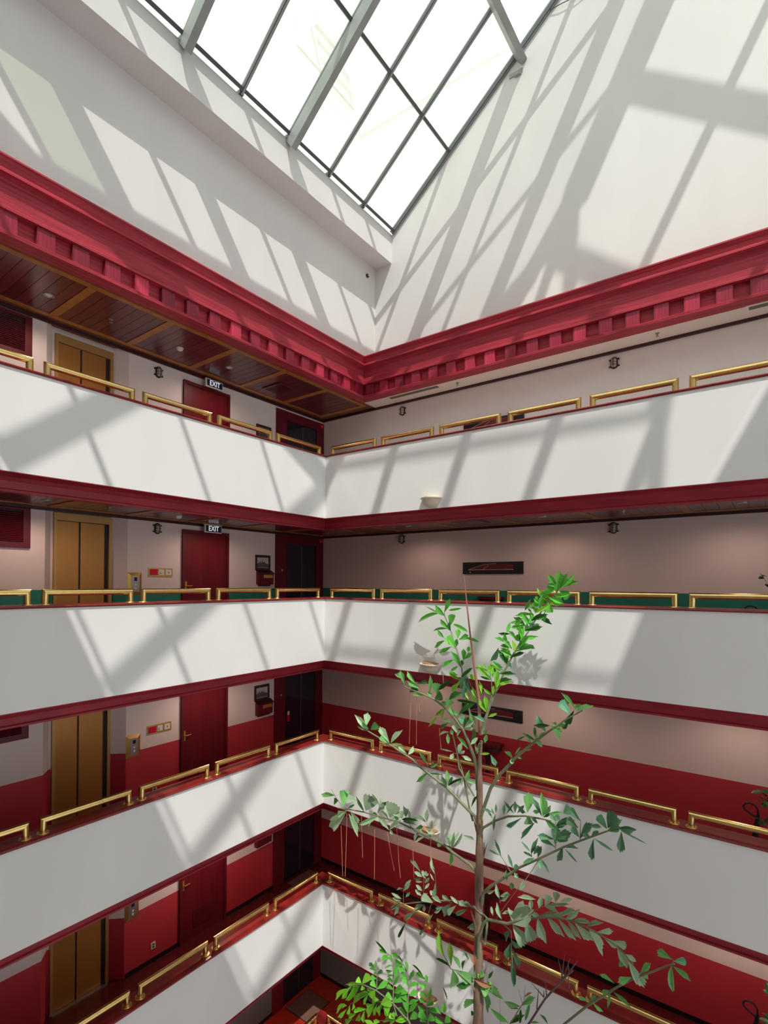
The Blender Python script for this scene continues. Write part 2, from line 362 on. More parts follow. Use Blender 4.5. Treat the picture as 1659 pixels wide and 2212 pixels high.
# upper walls, eaves beam, gable walls
b = MB(); b.box(-2.35, -0.2, -10.4, WR, 14.68, 18.55, M['white'])
b.box(-0.2, X0, -10.4, WR, 17.88, 18.56, M['white'])
struct(b.obj('wall_left'), 'white upper wall with projecting eaves beam over the lift side', 'wall')
gp = [(-2.35, 14.5), (XE+0.3, 14.5), (XE+0.3, ZR-TA*(XE+0.3-XR)-0.06), (XR, ZR-0.06), (X0-0.06, Z0-0.09), (-2.35, Z0-0.09)]
b = MB(); n = len(gp)
b.add([(x, WR, z) for x, z in gp]+[(x, WR+0.35, z) for x, z in gp], [tuple(range(n)), tuple(range(2*n-1, n-1, -1))]+[(i, n+i, n+(i+1) % n, (i+1) % n) for i in range(n)], M['white'])
struct(b.obj('wall_right'), 'tall white gable wall under the glass roof', 'wall')
b = MB(); b.box(-0.2, XE, -9.1, -8.8, 14.5, 18.58, M['white']); struct(b.obj('wall_front'), 'white upper wall behind the photographer', 'wall')
# ---- mahogany cornice with dentils (trim)
CORN = [(-0.20, 15.44), (0.10, 15.44), (0.105, 15.415), (0.085, 15.40), (0.055, 15.36), (0.045, 15.30), (0.06, 15.262), (0.09, 15.252), (0.105, 15.24),
        (0.105, 15.215), (0.06, 15.205), (0.02, 15.185), (0.0, 15.165), (0.0, 14.865), (0.022, 14.86), (0.03, 14.845), (0.03, 14.815), (-0.075, 14.808),
        (-0.075, 14.565), (0.025, 14.558), (0.035, 14.548), (0.03, 14.505), (-0.12, 14.495), (-0.20, 14.495)]
YC = 1.27
b = MB(); b.sweep([[(o, -10.3, z) for o, z in CORN], [(o, YC-o, z) for o, z in CORN]], M['mahog_y'])
cl = struct(b.obj('trim_3'), 'mahogany dentil cornice above the lift-side top balcony', 'cornice')
b = MB(); b.sweep([[(o, YC-o, z) for o, z in CORN], [(XE, YC-o, z) for o, z in CORN]], M['mahog_x'])
cr_ = struct(b.obj('trim_4'), 'mahogany dentil cornice along the long gable wall', 'cornice')
dm = MB(); dm.box(-0.078, -0.002, -0.107, 0.107, 14.562, 14.81, M['dentil']); dm = dm.mesh('dentil')
for i in range(-2, 22):
    yy = -5.339+0.43*i-1.29
    if yy < 1.15: link('dentil', dm, cl, (0, yy, 0))
link('dentil', dm, cl, (0, 1.13, 0))
for x in [0.16]+[0.561+0.43*i for i in range(26)]:
    o = link('dentil', dm, cr_, (x, YC, 0), (0, 0, -math.pi/2))
# boards seams of the fascia
b = MB(); b.box(0.0, 0.001, -2.052, -2.046, 14.87, 15.16, M['batten']); b.obj('seam', cl)
# ---- glass roof: window_1
roof = empty('window_1', (XR, -3.4, Z0))
struct(roof, 'pitched glass roof with grey steel rafters over the hall', 'glass roof')
RL = Matrix.Translation(-Vector((XR, -3.4, Z0)))
class RB(MB):
    def obj(s, name, parent=None, smooth=False):
        o = super().obj(name, None, smooth); o.parent = roof; o.location = (-XR, 3.4, -Z0); return o
CS, SN = math.cos(math.atan(TA)), math.sin(math.atan(TA))
YN = WR
NH = Vector((-SN, 0, CS)); FH = Vector((SN, 0, CS)); GH = Vector((0, -SN, CS))      # outward normals: west, east, hip
YE = -8.8; XM = 2*XR-X0
def zw(x): return Z0+TA*(x-X0)
def ze(x): return Z0+TA*(XM-x)
def zh(y): return Z0+TA*(y-YE)
def bar(bm, P, Q, wdir, wid, n, d0, d1, m):
    P, Q, wd = Vector(P), Vector(Q), Vector(wdir).normalized()*(wid/2)
    vs = [p+sgn*wd-n*d for p in (P, Q) for sgn in (-1, 1) for d in (d0, d1)]
    bm.add(vs, [(0, 1, 3, 2), (4, 6, 7, 5), (0, 4, 5, 1), (2, 3, 7, 6), (0, 2, 6, 4), (1, 5, 7, 3)], m)
def ywest(x): return YE+(x-X0)                        # plan line of the west hip
def yeast(x): return YE+(XM-x)
MUL = [0.82, -0.29, -1.40, -2.50, -3.60, -4.70, -5.80, -6.90, -8.00]
DEEP = [-1.40, -3.60, -5.80]
PUR = [0.055, 1.54, 3.09, 4.62, 6.16]                 # plan distance of the purlins from the eave
for y in MUL:
    xt = min(XR-0.05, X0+(y-YE))
    b = RB(); bar(b, (X0, y, Z0), (xt, y, zw(xt)), (0, 1, 0), 0.055, NH, -0.02, 0.07, M['alu']); bar(b, (X0, y, Z0), (xt, y, zw(xt)), (0, 1, 0), 0.03, NH, 0.07, 0.085, M['alulit']); b.obj('mullion')
    x0_ = max(XR+0.05, XM-(y-YE))
    if x0_ < XE: b = RB(); bar(b, (x0_, y, ze(x0_)), (XE, y, ze(XE)), (0, 1, 0), 0.055, FH, -0.02, 0.07, M['alu']); b.obj('mullion')
    if y in DEEP:
        xt -= 0.1
        b = RB(); bar(b, (X0-0.05, y, zw(X0-0.05)), (xt, y, zw(xt)), (0, 1, 0), 0.12, NH, 0.09, 0.33, M['beam']); b.obj('rafter')
    if y in (-0.29, -1.40):
        b = RB(); bar(b, (XR+0.05, y, ze(XR+0.05)), (XE, y, ze(XE)), (0, 1, 0), 0.12, FH, 0.09, 0.33, M['beam']); b.obj('rafter')
b = RB(); bar(b, (X0, YN-0.035, Z0), (XR, YN-0.035, ZR), (0, 1, 0), 0.06, NH, -0.02, 0.09, M['alu']); bar(b, (X0, YN-0.03, Z0), (XR, YN-0.03, ZR), (0, 1, 0), 0.025, NH, 0.09, 0.10, M['alulit']); b.obj('edge_frame')
b = RB(); bar(b, (XR, YN-0.035, ZR), (XE, YN-0.035, ze(XE)), (0, 1, 0), 0.06, FH, -0.02, 0.09, M['alu']); b.obj('edge_frame')
for d in PUR:
    x = X0+d
    b = RB(); bar(b, (x, ywest(x), zw(x)), (x, YN, zw(x)), (CS, 0, SN), 0.06, NH, -0.02, 0.08, M['alu']); b.obj('purlin')
    if abs(d-3.09) < .01 or abs(d-6.16) < .01:
        b = RB(); bar(b, (x, ywest(x)+0.1, zw(x)), (x, YN-0.005, zw(x)), (CS, 0, SN), 0.13, NH, 0.09, 0.31, M['beam']); b.obj('purlin_beam')
    x = XM-d
    if x < XE:
        b = RB(); bar(b, (x, yeast(x), ze(x)), (x, YN, ze(x)), (CS, 0, -SN), 0.06, FH, -0.02, 0.08, M['alu']); b.obj('purlin')
        b = RB(); bar(b, (x, yeast(x)+0.1, ze(x)), (x, YN-0.005, ze(x)), (CS, 0, -SN), 0.13, FH, 0.09, 0.31, M['beam']); b.obj('purlin_beam')
HX = [XR-1.55*k for k in range(4, -3, -1)]            # hip rafters
HY = [YE+0.95+1.23*k for k in range(5)]
for x in HX:
    yt = min(ywest(x), yeast(x))-0.05
    b = RB(); bar(b, (x, YE, Z0), (x, yt, zh(yt)), (1, 0, 0), 0.055, GH, -0.02, 0.08, M['alu']); b.obj('mullion')
    b = RB(); bar(b, (x, YE, Z0), (x, yt, zh(yt)), (1, 0, 0), 0.12, GH, 0.09, 0.26, M['beam']); b.obj('rafter')
for y in [YE+0.06]+HY:
    xa, xb = X0+(y-YE), min(XE, XM-(y-YE))
    b = RB(); bar(b, (xa, y, zh(y)), (xb, y, zh(y)), (0, CS, SN), 0.06, GH, -0.02, 0.09, M['alu']); b.obj('purlin')
yr = YE+(XR-X0)
b = RB(); bar(b, (X0, YE, Z0), (XR, yr, ZR), (1, -1, 0), 0.16, Vector((-.3, -.3, .9)).normalized(), -0.03, 0.30, M['beam']); b.obj('hip_beam')
b = RB(); bar(b, (XE, yeast(XE), ze(XE)), (XR, yr, ZR), (1, 1, 0), 0.16, Vector((.3, -.3, .9)).normalized(), -0.03, 0.30, M['beam']); b.obj('hip_beam')
b = RB(); b.box(XR-0.22, XR+0.22, yr, YN-0.005, ZR-0.42, ZR-0.05, M['beam']); b.obj('ridge_beam')
def clip(poly, f):                                    # keep the plan points with f >= 0
    out = []
    for i in range(len(poly)):
        p, q = poly[i], poly[(i+1) % len(poly)]; a, c = f(*p), f(*q)
        if a >= 0: out.append(p)
        if (a >= 0) != (c >= 0): t = a/(a-c); out.append((p[0]+(q[0]-p[0])*t, p[1]+(q[1]-p[1])*t))
    return out
def pane(poly, zf, n, m):
    if len(poly) < 3: return
    ar = abs(sum(poly[i][0]*poly[(i+1) % len(poly)][1]-poly[(i+1) % len(poly)][0]*poly[i][1] for i in range(len(poly))))/2
    if ar < 0.02: return
    k = len(poly); vs = [Vector((x, y, zf(x, y))) for x, y in poly]; vs += [v-n*0.012 for v in vs]
    b = RB(); b.add(vs, [tuple(range(k)), tuple(range(2*k-1, k-1, -1))]+[(i, k+i, k+(i+1) % k, (i+1) % k) for i in range(k)], m); b.obj('pane')
g_ = 0.02
xs = [X0+0.08]+[X0+d for d in PUR[1:]]+[XR]; ysl = [YN]+MUL+[YE]
for i in range(len(ysl)-1):
    for j in range(len(xs)-1):
        r = [(xs[j]+g_, ysl[i+1]+g_), (xs[j+1]-g_, ysl[i+1]+g_), (xs[j+1]-g_, ysl[i]-g_), (xs[j]+g_, ysl[i]-g_)]
        pane(clip(r, lambda x, y: y-ywest(x)-0.05), lambda x, y: zw(x), NH, M['pane_dirty' if (j == 0 and i == 7) or (j == 1 and i == 8) else 'pane'])
xe = [XR]+sorted([XM-d for d in PUR if XM-d < XE])+[XE]
for i in range(len(ysl)-1):
    for j in range(len(xe)-1):
        r = [(xe[j]+g_, ysl[i+1]+g_), (xe[j+1]-g_, ysl[i+1]+g_), (xe[j+1]-g_, ysl[i]-g_), (xe[j]+g_, ysl[i]-g_)]
        pane(clip(r, lambda x, y: y-yeast(x)-0.05), lambda x, y: ze(x), FH, M['pane'])
hx = [X0]+HX+[XE]; hy = [YE+0.08]+HY+[yr]
for i in range(len(hy)-1):
    for j in range(len(hx)-1):
        r = [(hx[j]+g_, hy[i]+g_), (hx[j+1]-g_, hy[i]+g_), (hx[j+1]-g_, hy[i+1]-g_), (hx[j]+g_, hy[i+1]-g_)]
        pane(clip(clip(r, lambda x, y: ywest(x)-y-0.05), lambda x, y: yeast(x)-y-0.05), lambda x, y: zh(y), GH, M['pane'])
b = RB(); b.box(3.24, 3.52, YN-0.02, YN-0.004, 20.62, 20.70, M['beam']); b.box(3.36, 3.50, YN-0.06, YN-0.004, 20.58, 20.64, M['beam']); b.obj('bracket')
# brackets of light at the eaves: short seat blocks under each mullion
for y in MUL:
    b = RB(); b.box(X0-0.06, X0+0.05, y-0.04, y+0.04, 18.555, 18.62, M['alu']); b.obj('seat_block')
# ================================================================ THINGS
# ---- brass handrails on the caps
def handrail_meshes(Lr):
    r = 0.043; zc = 1.106; n = 14
    bar = MB(); rings = []
    cs = [(math.cos(2*math.pi*k/n)*r, math.sin(2*math.pi*k/n)*r) for k in range(n)]
    bar.sweep([[(-v, u, zc+v) for u, v in cs], [(Lr+v, u, zc+v) for u, v in cs]], M['brass'], caps=False)
    p1 = MB(); p1.sweep([[(a, u, 0.95) for a, u in cs], [(a, u, zc-a) for a, u in cs]], M['brass'], caps=False)
    p2 = MB(); p2.sweep([[(Lr+a, u, 0.95) for a, u in cs], [(Lr+a, u, zc+a) for a, u in cs]], M['brass'], caps=False)
    fl = MB(); fl.lathe((0, 0, 0.944), [(0.0, 0.010), (0.05, 0.010), (0.072, 0.008), (0.077, 0.0)], M['brass'], 18)
    return bar.mesh('bar', True), p1.mesh('post', True), p2.mesh('post', True), fl.mesh('flange', True)
RM = {'left': handrail_meshes(1.145), 'right': handrail_meshes(1.115)}
def handrail(side, k, i, label):
    if side == 'left': loc, rz, ln = (-0.125, -(0.072+1.35*i), F[k]), -math.pi/2, 1.145
    else: loc, rz, ln = (0.093+1.325*i, 0.125, F[k]), 0.0, 1.115
    t = empty('handrail', loc, rz); tag(t, label, 'handrail', 'brass handrails along the balcony tops')
    mb, p1, p2, fl = RM[side]
    link('bar', mb, t); link('post', p1, t); link('post', p2, t); link('flange', fl, t); link('flange', fl, t, (ln, 0, 0))
    return t
for k in range(5):
    for i in range(5): handrail('left', k, i, 'brass handrail on the %s, lift side, %s from the corner' % (LV[k], ORD[i]))
    for i in range(7): handrail('right', k, i, 'brass handrail on the %s, palm side, %s from the corner' % (LV[k], ORD[i]))
# ---- lifts
def lift(k):
    f = F[k]; o = empty('door_1', (-2.1, -3.93, f))
    struct(o, 'bronze two-leaf lift door on the %s' % LV[k], 'lift door')
    b = MB(); b.box(0.0, 0.05, -0.475, -0.43, 0, 2.41, M['bronze2']); b.box(0, 0.05, 0.43, 0.485, 0, 2.41, M['bronze2']); b.box(0, 0.05, -0.43, 0.43, 2.28, 2.41, M['bronze2']); b.obj('frame', o)
    b = MB(); b.box(-0.02, 0.003, -0.43, 0.43, 0.0, 2.28, M['shadowgap']); b.obj('gap_shade_sheet', o)  # dark sheet in place of the shade between leaves and jamb
    b = MB(); b.box(0.004, 0.02, -0.43, -0.075, 0.02, 2.27, M['bronze']); b.obj('leaf', o)
    b = MB(); b.box(0.004, 0.02, -0.045, 0.36, 0.02, 2.27, M['bronze']); b.obj('leaf', o)
    b = MB(); b.box(0.0, 0.10, -0.45, 0.45, 0.0, 0.015, M['steel']); b.obj('sill', o)
for k in (1, 2, 3, 4): lift(k)
# ---- red service doors
def door(k):
    f = F[k]; o = empty('door_2', (-1.9, -1.59, f)); struct(o, 'dark red wooden door on the %s beside the lift' % LV[k], 'door')
    b = MB(); b.box(0, 0.05, -0.556, -0.50, 0, 2.30, M['doorframe']); b.box(0, 0.05, 0.50, 0.556, 0, 2.30, M['doorframe']); b.box(0, 0.05, -0.50, 0.50, 2.24, 2.30, M['doorframe']); b.obj('frame', o)
    b = MB(); b.box(0, 0.018, -0.50, 0.50, 0.01, 2.24, M['reddoor']); lf = b.obj('leaf', o)
    b = MB(); b.box(0.018, 0.026, -0.485, -0.445, 1.06, 1.26, M['brassplate']); b.tube([(0.022, -0.465, 1.17), (0.07, -0.465, 1.17), (0.07, -0.35, 1.175)], 0.011, M['brassplate'], 8)
    h = b.obj('handle', lf); h['label'] = 'brass lever handle'
    b = MB(); b.box(0.018, 0.03, -0.25, 0.22, 0.20, 0.60, M['doorframe'])
    for j in range(8): b.box(0.03, 0.038, -0.22, 0.19, 0.23+j*0.044, 0.255+j*0.044, M['doorframe'])
    b.obj('louvre', lf)
for k in (1, 2, 3, 4): door(k)
# ---- dark glazed doors in the corner
def gdoor(k):
    f = F[k]; o = empty('door_3', (-1.9, 1.13, f)); struct(o, 'dark glazed corner door with red frame on the %s' % LV[k], 'door')
    zt = 2.40
    b = MB(); b.box(0, 0.04, -0.817, -0.49, 0.0, zt, M['doorframe']); b.box(0, 0.04, 0.555, 0.815, 0.0, zt, M['doorframe']); b.box(0, 0.04, -0.49, 0.555, 2.19, zt, M['doorframe']); b.obj('frame', o)
    b = MB(); b.box(0, 0.012, -0.49, 0.05, 0.0, 2.19, M['glassdark']); b.obj('leaf', o)
    b = MB(); b.box(0, 0.016, 0.055, 0.555, 0.0, 2.19, M['glassdark']); b.obj('leaf', o)
    b = MB(); b.box(0.016, 0.022, 0.05, 0.058, 0.1, 2.15, M['steel']); b.obj('edge_strip', o)
    b = MB(); b.lathe((0.04, -0.62, 1.545), [(0.0, 0.012), (0.02, 0.012), (0.026, 0.0)], M['brassplate'], 12, 'x'); b.obj('bell_push', o)
for k in range(5): gdoor(k)
# ---- small wall things on the lift side
def bulkhead(loc, rz, label):
    t = empty('bulkhead_lamp', loc, rz); tag(t, label, 'wall lamp', 'caged bulkhead lamps under the ceilings')
    def oval(r, h, d): return [(d, r*math.cos(a), (h-r)*(1 if math.sin(a) > 0 else -1)+r*math.sin(a)) for a in [2*math.pi*(k+0.5)/16 for k in range(16)]]
    b = MB(); b.sweep([oval(0.062, 0.105, 0.0), oval(0.062, 0.105, 0.03), oval(0.055, 0.098, 0.035)], M['bronzecage']); b.obj('base', t)
    b = MB(); b.sweep([oval(0.048, 0.088, 0.03), oval(0.046, 0.085, 0.06), oval(0.03, 0.065, 0.085), oval(0.008, 0.03, 0.092)], M['lampglass']); b.obj('lamp_glass', t, True)
    b = MB()
    b.tube([(0.035, 0, -0.1), (0.075, 0, -0.085), (0.1, 0, -0.04), (0.1, 0, 0.04), (0.075, 0, 0.085), (0.035, 0, 0.1)], 0.006, M['bronzecage'], 6)
    for z in (-0.05, 0.0, 0.05): b.tube([(0.03, -0.058, z), (0.07, -0.045, z), (0.097, 0, z), (0.07, 0.045, z), (0.03, 0.058, z)], 0.005, M['bronzecage'], 6)
    for y, z in ((-0.07, -0.06), (0.07, -0.06), (-0.07, 0.06), (0.07, 0.06)): b.box(0.0, 0.025, y-0.018, y+0.018, z-0.012, z+0.012, M['bronzecage'])
    b.obj('cage', t)
for k in (3, 4):
    bulkhead((-1.9, -2.67, F[k]+2.27), 0, 'caged bulkhead lamp beside the red door on the %s' % LV[k])
    bulkhead((0.64, 1.95, F[k]+2.28), -math.pi/2, 'caged bulkhead lamp near the corner on the %s long wall' % LV[k])
    bulkhead((5.29, 1.95, F[k]+2.28), -math.pi/2, 'caged bulkhead lamp mid-wall on the %s long wall' % LV[k])
def exit_sign(k):
    f = F[k]; t = empty('exit_sign', (-1.72, -1.53, f+2.27)); tag(t, 'navy illuminated exit sign above the red door on the %s' % LV[k], 'exit sign', 'exit signs')
    b = MB(); b.box(-0.04, 0.0, -0.205, 0.205, 0.0, 0.165, M['offwhite']); b.obj('housing', t)
    b = MB(); b.box(0.0, 0.004, -0.18, 0.19, 0.018, 0.147, M['navy']); b.obj('panel', t)
    b = MB(); b.box(-0.025, -0.015, -0.1, -0.09, 0.165, 0.19, M['steel']); b.box(-0.025, -0.015, 0.1, 0.11, 0.165, 0.19, M['steel']); b.obj('hanger', t)
    cu = bpy.data.curves.new('lettering', 'FONT'); cu.body = 'EXIT'; cu.size = 0.145; cu.align_x = 'CENTER'; cu.align_y = 'CENTER'; cu.extrude = 0.001; cu.offset = 0.0015
    cu.materials.append(M['signwhite'])
    tmp = bpy.data.objects.new('tmp', cu); COL.objects.link(tmp); bpy.context.view_layer.update()
    lm = bpy.data.meshes.new_from_object(tmp.evaluated_get(bpy.context.evaluated_depsgraph_get())); bpy.data.objects.remove(tmp)
    o = bpy.data.objects.new('lettering', lm); COL.objects.link(o); o.parent = t
    o.matrix_local = Matrix(((0, 0, 1, 0.0055), (1, 0, 0, 0.005), (0, 1, 0, 0.082), (0, 0, 0, 1)))
    o.scale = (0.85, 1.0, 1.0)
for k in (3, 4): exit_sign(k)
def picture(k):
    f = F[k]; t = empty('framed_photo', (-1.9, -0.065, f+1.705)); tag(t, 'dark framed skyline photograph on the %s' % LV[k], 'picture', 'framed photographs beside the corner doors')
    b = MB()
    for y0, y1, z0, z1 in ((-0.215, -0.175, -0.175, 0.175), (0.175, 0.215, -0.175, 0.175), (-0.175, 0.175, 0.12, 0.175), (-0.175, 0.175, -0.175, -0.12)): b.box(0, 0.03, y0, y1, z0, z1, M['darkwood'])
    b.obj('frame', t)
    b = MB(); b.box(0, 0.01, -0.175, 0.175, -0.12, 0.12, M['paperlight']); p = b.obj('print', t)
    sk = [(-0.17, -0.03), (-0.13, -0.01), (-0.12, 0.0), (-0.1, 0.0), (-0.09, 0.035), (-0.07, 0.035), (-0.06, -0.005), (-0.03, 0.0), (-0.02, 0.045), (0.0, 0.045), (0.005, 0.0), (0.04, 0.015), (0.05, 0.03), (0.065, 0.03), (0.07, -0.01), (0.17, -0.035), (0.17, -0.11), (-0.17, -0.11)]
    b = MB(); b.add([(0.011, y, z) for y, z in sk], [tuple(range(len(sk)))], M['paperdark']); b.obj('skyline', p)
    t = empty('letter_box', (-1.9, -0.025, f+1.35)); tag(t, 'red-brown wooden comment box under the photograph on the %s' % LV[k], 'box', 'wooden boxes beside the corner doors')
    b = MB(); prof = [(0.0, -0.15), (0.09, -0.15), (0.10, 0.10), (0.0, 0.165)]
    b.sweep([[(x, -0.22, z) for x, z in prof], [(x, 0.22, z) for x, z in prof]], M['doorframe']); bd = b.obj('body', t)
    b = MB(); prof = [(0.0, 0.165), (0.115, 0.098), (0.115, 0.112), (0.0, 0.18)]
    b.sweep([[(x, -0.235, z) for x, z in prof], [(x, 0.235, z) for x, z in prof]], M['darkwood']); b.obj('lid', t)
    b = MB(); b.box(0.096, 0.102, -0.08, 0.19, 0.0, 0.075, M['brassplate']); pl = b.obj('plate', t)
    b = MB(); b.box(0.0, 0.05, -0.17, 0.17, -0.185, -0.15, M['darkwood']); b.obj('bracket', t)
for k in (1, 2, 3, 4): picture(k)
def callpanel(k):
    f = F[k]; t = empty('call_panel', (-1.9, -3.105, f+1.215)); tag(t, 'brass lift call panel on the %s' % LV[k], 'call panel', 'lift call panels')
    b = MB(); y, z, i = 0.135, 0.205, 0.055
    o_ = [(0.004, -y, -z), (0.004, y, -z), (0.004, y, z), (0.004, -y, z)]; n_ = [(0.035, -y+i, -z+i), (0.035, y-i, -z+i), (0.035, y-i, z-i), (0.035, -y+i, z-i)]
    b.add([(0, a[1], a[2]) for a in o_]+o_+n_, [(0, 1, 5, 4), (1, 2, 6, 5), (2, 3, 7, 6), (3, 0, 4, 7), (4, 5, 9, 8), (5, 6, 10, 9), (6, 7, 11, 10), (7, 4, 8, 11), (8, 9, 10, 11)], M['brassplate']); b.obj('bezel', t)
    b = MB(); b.box(0.0355, 0.04, -y+i+0.004, y-i-0.004, -z+i+0.004, z-i-0.004, M['steel']); fp = b.obj('face_plate', t)
    b = MB(); b.box(0.04, 0.042, -0.025, 0.03, 0.05, 0.115, M['black']); b.obj('display', fp)
    for zz in (-0.02, -0.085):
        b = MB(); b.lathe((0.04, 0.0, zz), [(0.0, 0.008), (0.018, 0.008), (0.022, 0.0)], M['offwhite'], 12, 'x'); b.obj('button', fp)
for k in (1, 2, 3, 4): callpanel(k)
def switchplate(k):
    f = F[k]; t = empty('switch_plate', (-1.9, -2.59, f+1.433)); tag(t, 'brass three-gang alarm and switch plate on the %s' % LV[k], 'switch plate', 'brass switch plates')
    b = MB(); b.box(0, 0.014, -0.245, 0.245, -0.083, 0.083, M['brassplate']); b.obj('plate', t)
    b = MB(); b.box(0.014, 0.024, -0.225, -0.07, -0.055, 0.06, M['redlamp']); b.obj('call_point', t)
    b = MB(); b.box(0.014, 0.022, -0.045, 0.06, -0.05, 0.055, M['offwhite']); kb = b.obj('dimmer', t)
    b = MB(); b.lathe((0.022, 0.008, 0.002), [(0.0, 0.012), (0.028, 0.012), (0.033, 0.0)], M['offwhite'], 14, 'x'); b.obj('knob', kb)
    b = MB(); b.box(0.014, 0.022, 0.095, 0.215, -0.05, 0.055, M['offwhite']); kb = b.obj('switch', t)
    b = MB(); b.box(0.022, 0.027, 0.15, 0.165, -0.012, 0.018, M['redlamp']); b.obj('rocker', kb)
for k in (2, 3, 4): switchplate(k)
for k in (1, 2):
    t = empty('wall_socket', (-1.9, -2.68, F[k]+0.31)); tag(t, 'white wall socket low on the red dado of the %s' % LV[k], 'socket', 'white sockets')
    b = MB(); b.box(0, 0.012, -0.045, 0.045, -0.06, 0.06, M['offwhite']); b.obj('plate', t)
    b = MB(); b.box(0.012, 0.016, -0.02, 0.02, 0.01, 0.035, M['shadowgap']); b.box(0.012, 0.016, -0.02, 0.02, -0.035, -0.01, M['shadowgap']); b.obj('outlet', t)
for k in (2, 3, 4):                                   # louvred return-air panels
    f = F[k]; t = empty('air_grille', (-1.9, -5.52, f+2.08)); tag(t, 'dark red louvred air grille high on the wall of the %s' % LV[k], 'air grille', 'air grilles beside the lift')
    zb, zt = -0.31, 0.33 if k < 4 else 0.35
    b = MB(); b.box(0, 0.04, 0.60, 0.70, zb, zt, M['doorframe']); b.box(0, 0.04, -0.70, -0.60, zb, zt, M['doorframe']); b.box(0, 0.04, -0.60, 0.60, zb, zb+0.09, M['doorframe']); b.box(0, 0.04, -0.60, 0.60, zt-0.05, zt, M['doorframe']); b.obj('frame', t)
    b = MB(); b.box(0, 0.004, -0.60, 0.60, zb+0.09, zt-0.05, M['shadowgap']); b.obj('backing', t)
    sm = MB(); sm.sweep([[(0.005, -0.60, 0.0), (0.03, -0.60, -0.022), (0.033, -0.60, -0.016), (0.008, -0.60, 0.006)], [(0.005, 0.60, 0.0), (0.03, 0.60, -0.022), (0.033, 0.60, -0.016), (0.008, 0.60, 0.006)]], M['doorframe']); sm = sm.mesh('slat')
    for j in range(16): link('slat', sm, t, (0, 0, zb+0.125+j*0.029))
for k in (3, 4):
    t = empty('alarm_dome', (-1.86, 1.855, F[k]+2.335)); tag(t, 'red alarm dome over the corner door on the %s' % LV[k], 'alarm', 'red alarm domes')
    b = MB(); b.lathe((0, 0, 0), [(0.0, 0.05), (0.03, 0.045), (0.05, 0.03), (0.06, 0.01), (0.06, 0.0)], M['redlamp'], 16, 'x'); b.obj('dome', t, True)
    b = MB(); b.lathe((0, 0, 0), [(0.064, 0.0), (0.066, -0.01), (0.0, -0.01)], M['doorframe'], 16, 'x'); b.obj('ring', t)
for k in (0, 1):
    t = empty('doormat', (-1.35, 1.05, F[k])); tag(t, 'brown doormat before the corner door on the %s' % LV[k], 'doormat', 'doormats')
    b = MB(); b.prism([(-0.42, -0.38), (0.28, -0.38), (0.28, 0.36), (-0.42, 0.36)], 0, 0.014, M['mat']); b.obj('pile', t)
    b = MB(); b.prism([(-0.44, -0.40), (0.30, -0.40), (0.30, 0.38), (-0.44, 0.38)], 0, 0.008, M['darkwood']); b.obj('border', t)
t = empty('door_hanger', (-1.885, 0.77, F[2]+1.0)); tag(t, 'small red and white card hanging on the third balcony corner door', 'door hanger')
b = MB(); b.box(0, 0.004, -0.04, 0.04, -0.14, 0.02, M['redlamp']); b.obj('card', t); b = MB(); b.box(0, 0.005, -0.03, 0.03, 0.02, 0.11, M['offwhite']); b.obj('hook', t)
# ---- ceiling fixtures
def detector(loc, label):
    t = empty('smoke_detector', loc); tag(t, label, 'smoke detector', 'smoke detectors')
    b = MB(); b.lathe((0, 0, 0), [(0.062, 0.0), (0.062, -0.012), (0.055, -0.02)], M['offwhite'], 20); b.obj('base', t, True)
    b = MB(); b.lathe((0, 0, 0), [(0.052, -0.015), (0.05, -0.035), (0.03, -0.052), (0.0, -0.055)], M['offwhite'], 20); b.obj('cover', t, True)
def downlight(loc, label):
    t = empty('downlight', loc); tag(t, label, 'downlight', 'recessed downlights')
    b = MB(); b.lathe((0, 0, 0), [(0.075, 0.0), (0.075, -0.008), (0.055, -0.012), (0.048, -0.004), (0.048, 0.0)], M['steel'], 20); b.obj('ring', t, True)
    b = MB(); b.lathe((0, 0, 0), [(0.048, -0.002), (0.0, -0.002)], M['offwhite'], 20); b.obj('reflector', t)
    ld = bpy.data.lights.new('downlight_fill', 'SPOT'); ld.energy = (60.0 if loc[2] < 6 else (38.0 if loc[2] < 9 else 30.0))*(0.6 if loc[1] > 0.9 else 1.0); ld.color = (1.0, 0.74, 0.60); ld.spot_size = math.radians(165); ld.spot_blend = 0.6; ld.shadow_soft_size = 0.045  # spot added as corridor fill, even where the fitting looks unlit
    lo = bpy.data.objects.new('lamp', ld); COL.objects.link(lo); lo.parent = t; lo.location = (0, 0, -0.02)
def sprinkler(loc, label):
    t = empty('sprinkler', loc); tag(t, label, 'sprinkler', 'ceiling sprinklers')
    b = MB(); b.lathe((0, 0, 0), [(0.035, 0.0), (0.035, -0.006), (0.012, -0.01), (0.012, -0.035)], M['steel'], 14); b.obj('body', t, True)
    b = MB(); b.lathe((0, 0, 0), [(0.0, -0.05), (0.03, -0.052), (0.03, -0.056), (0.0, -0.056)], M['steel'], 14); b.obj('deflector', t)
for k, z in ((4, 14.5), (3, 11.45)):
    detector((-1.07, -2.74, z), 'white smoke detector on the lift-side ceiling of the %s' % LV[k])
    downlight((-1.05, -1.68, z), 'round recessed downlight on the lift-side ceiling of the %s' % LV[k])
    sprinkler((-1.03, -4.0, z), 'chrome sprinkler on the lift-side ceiling of the %s' % LV[k])
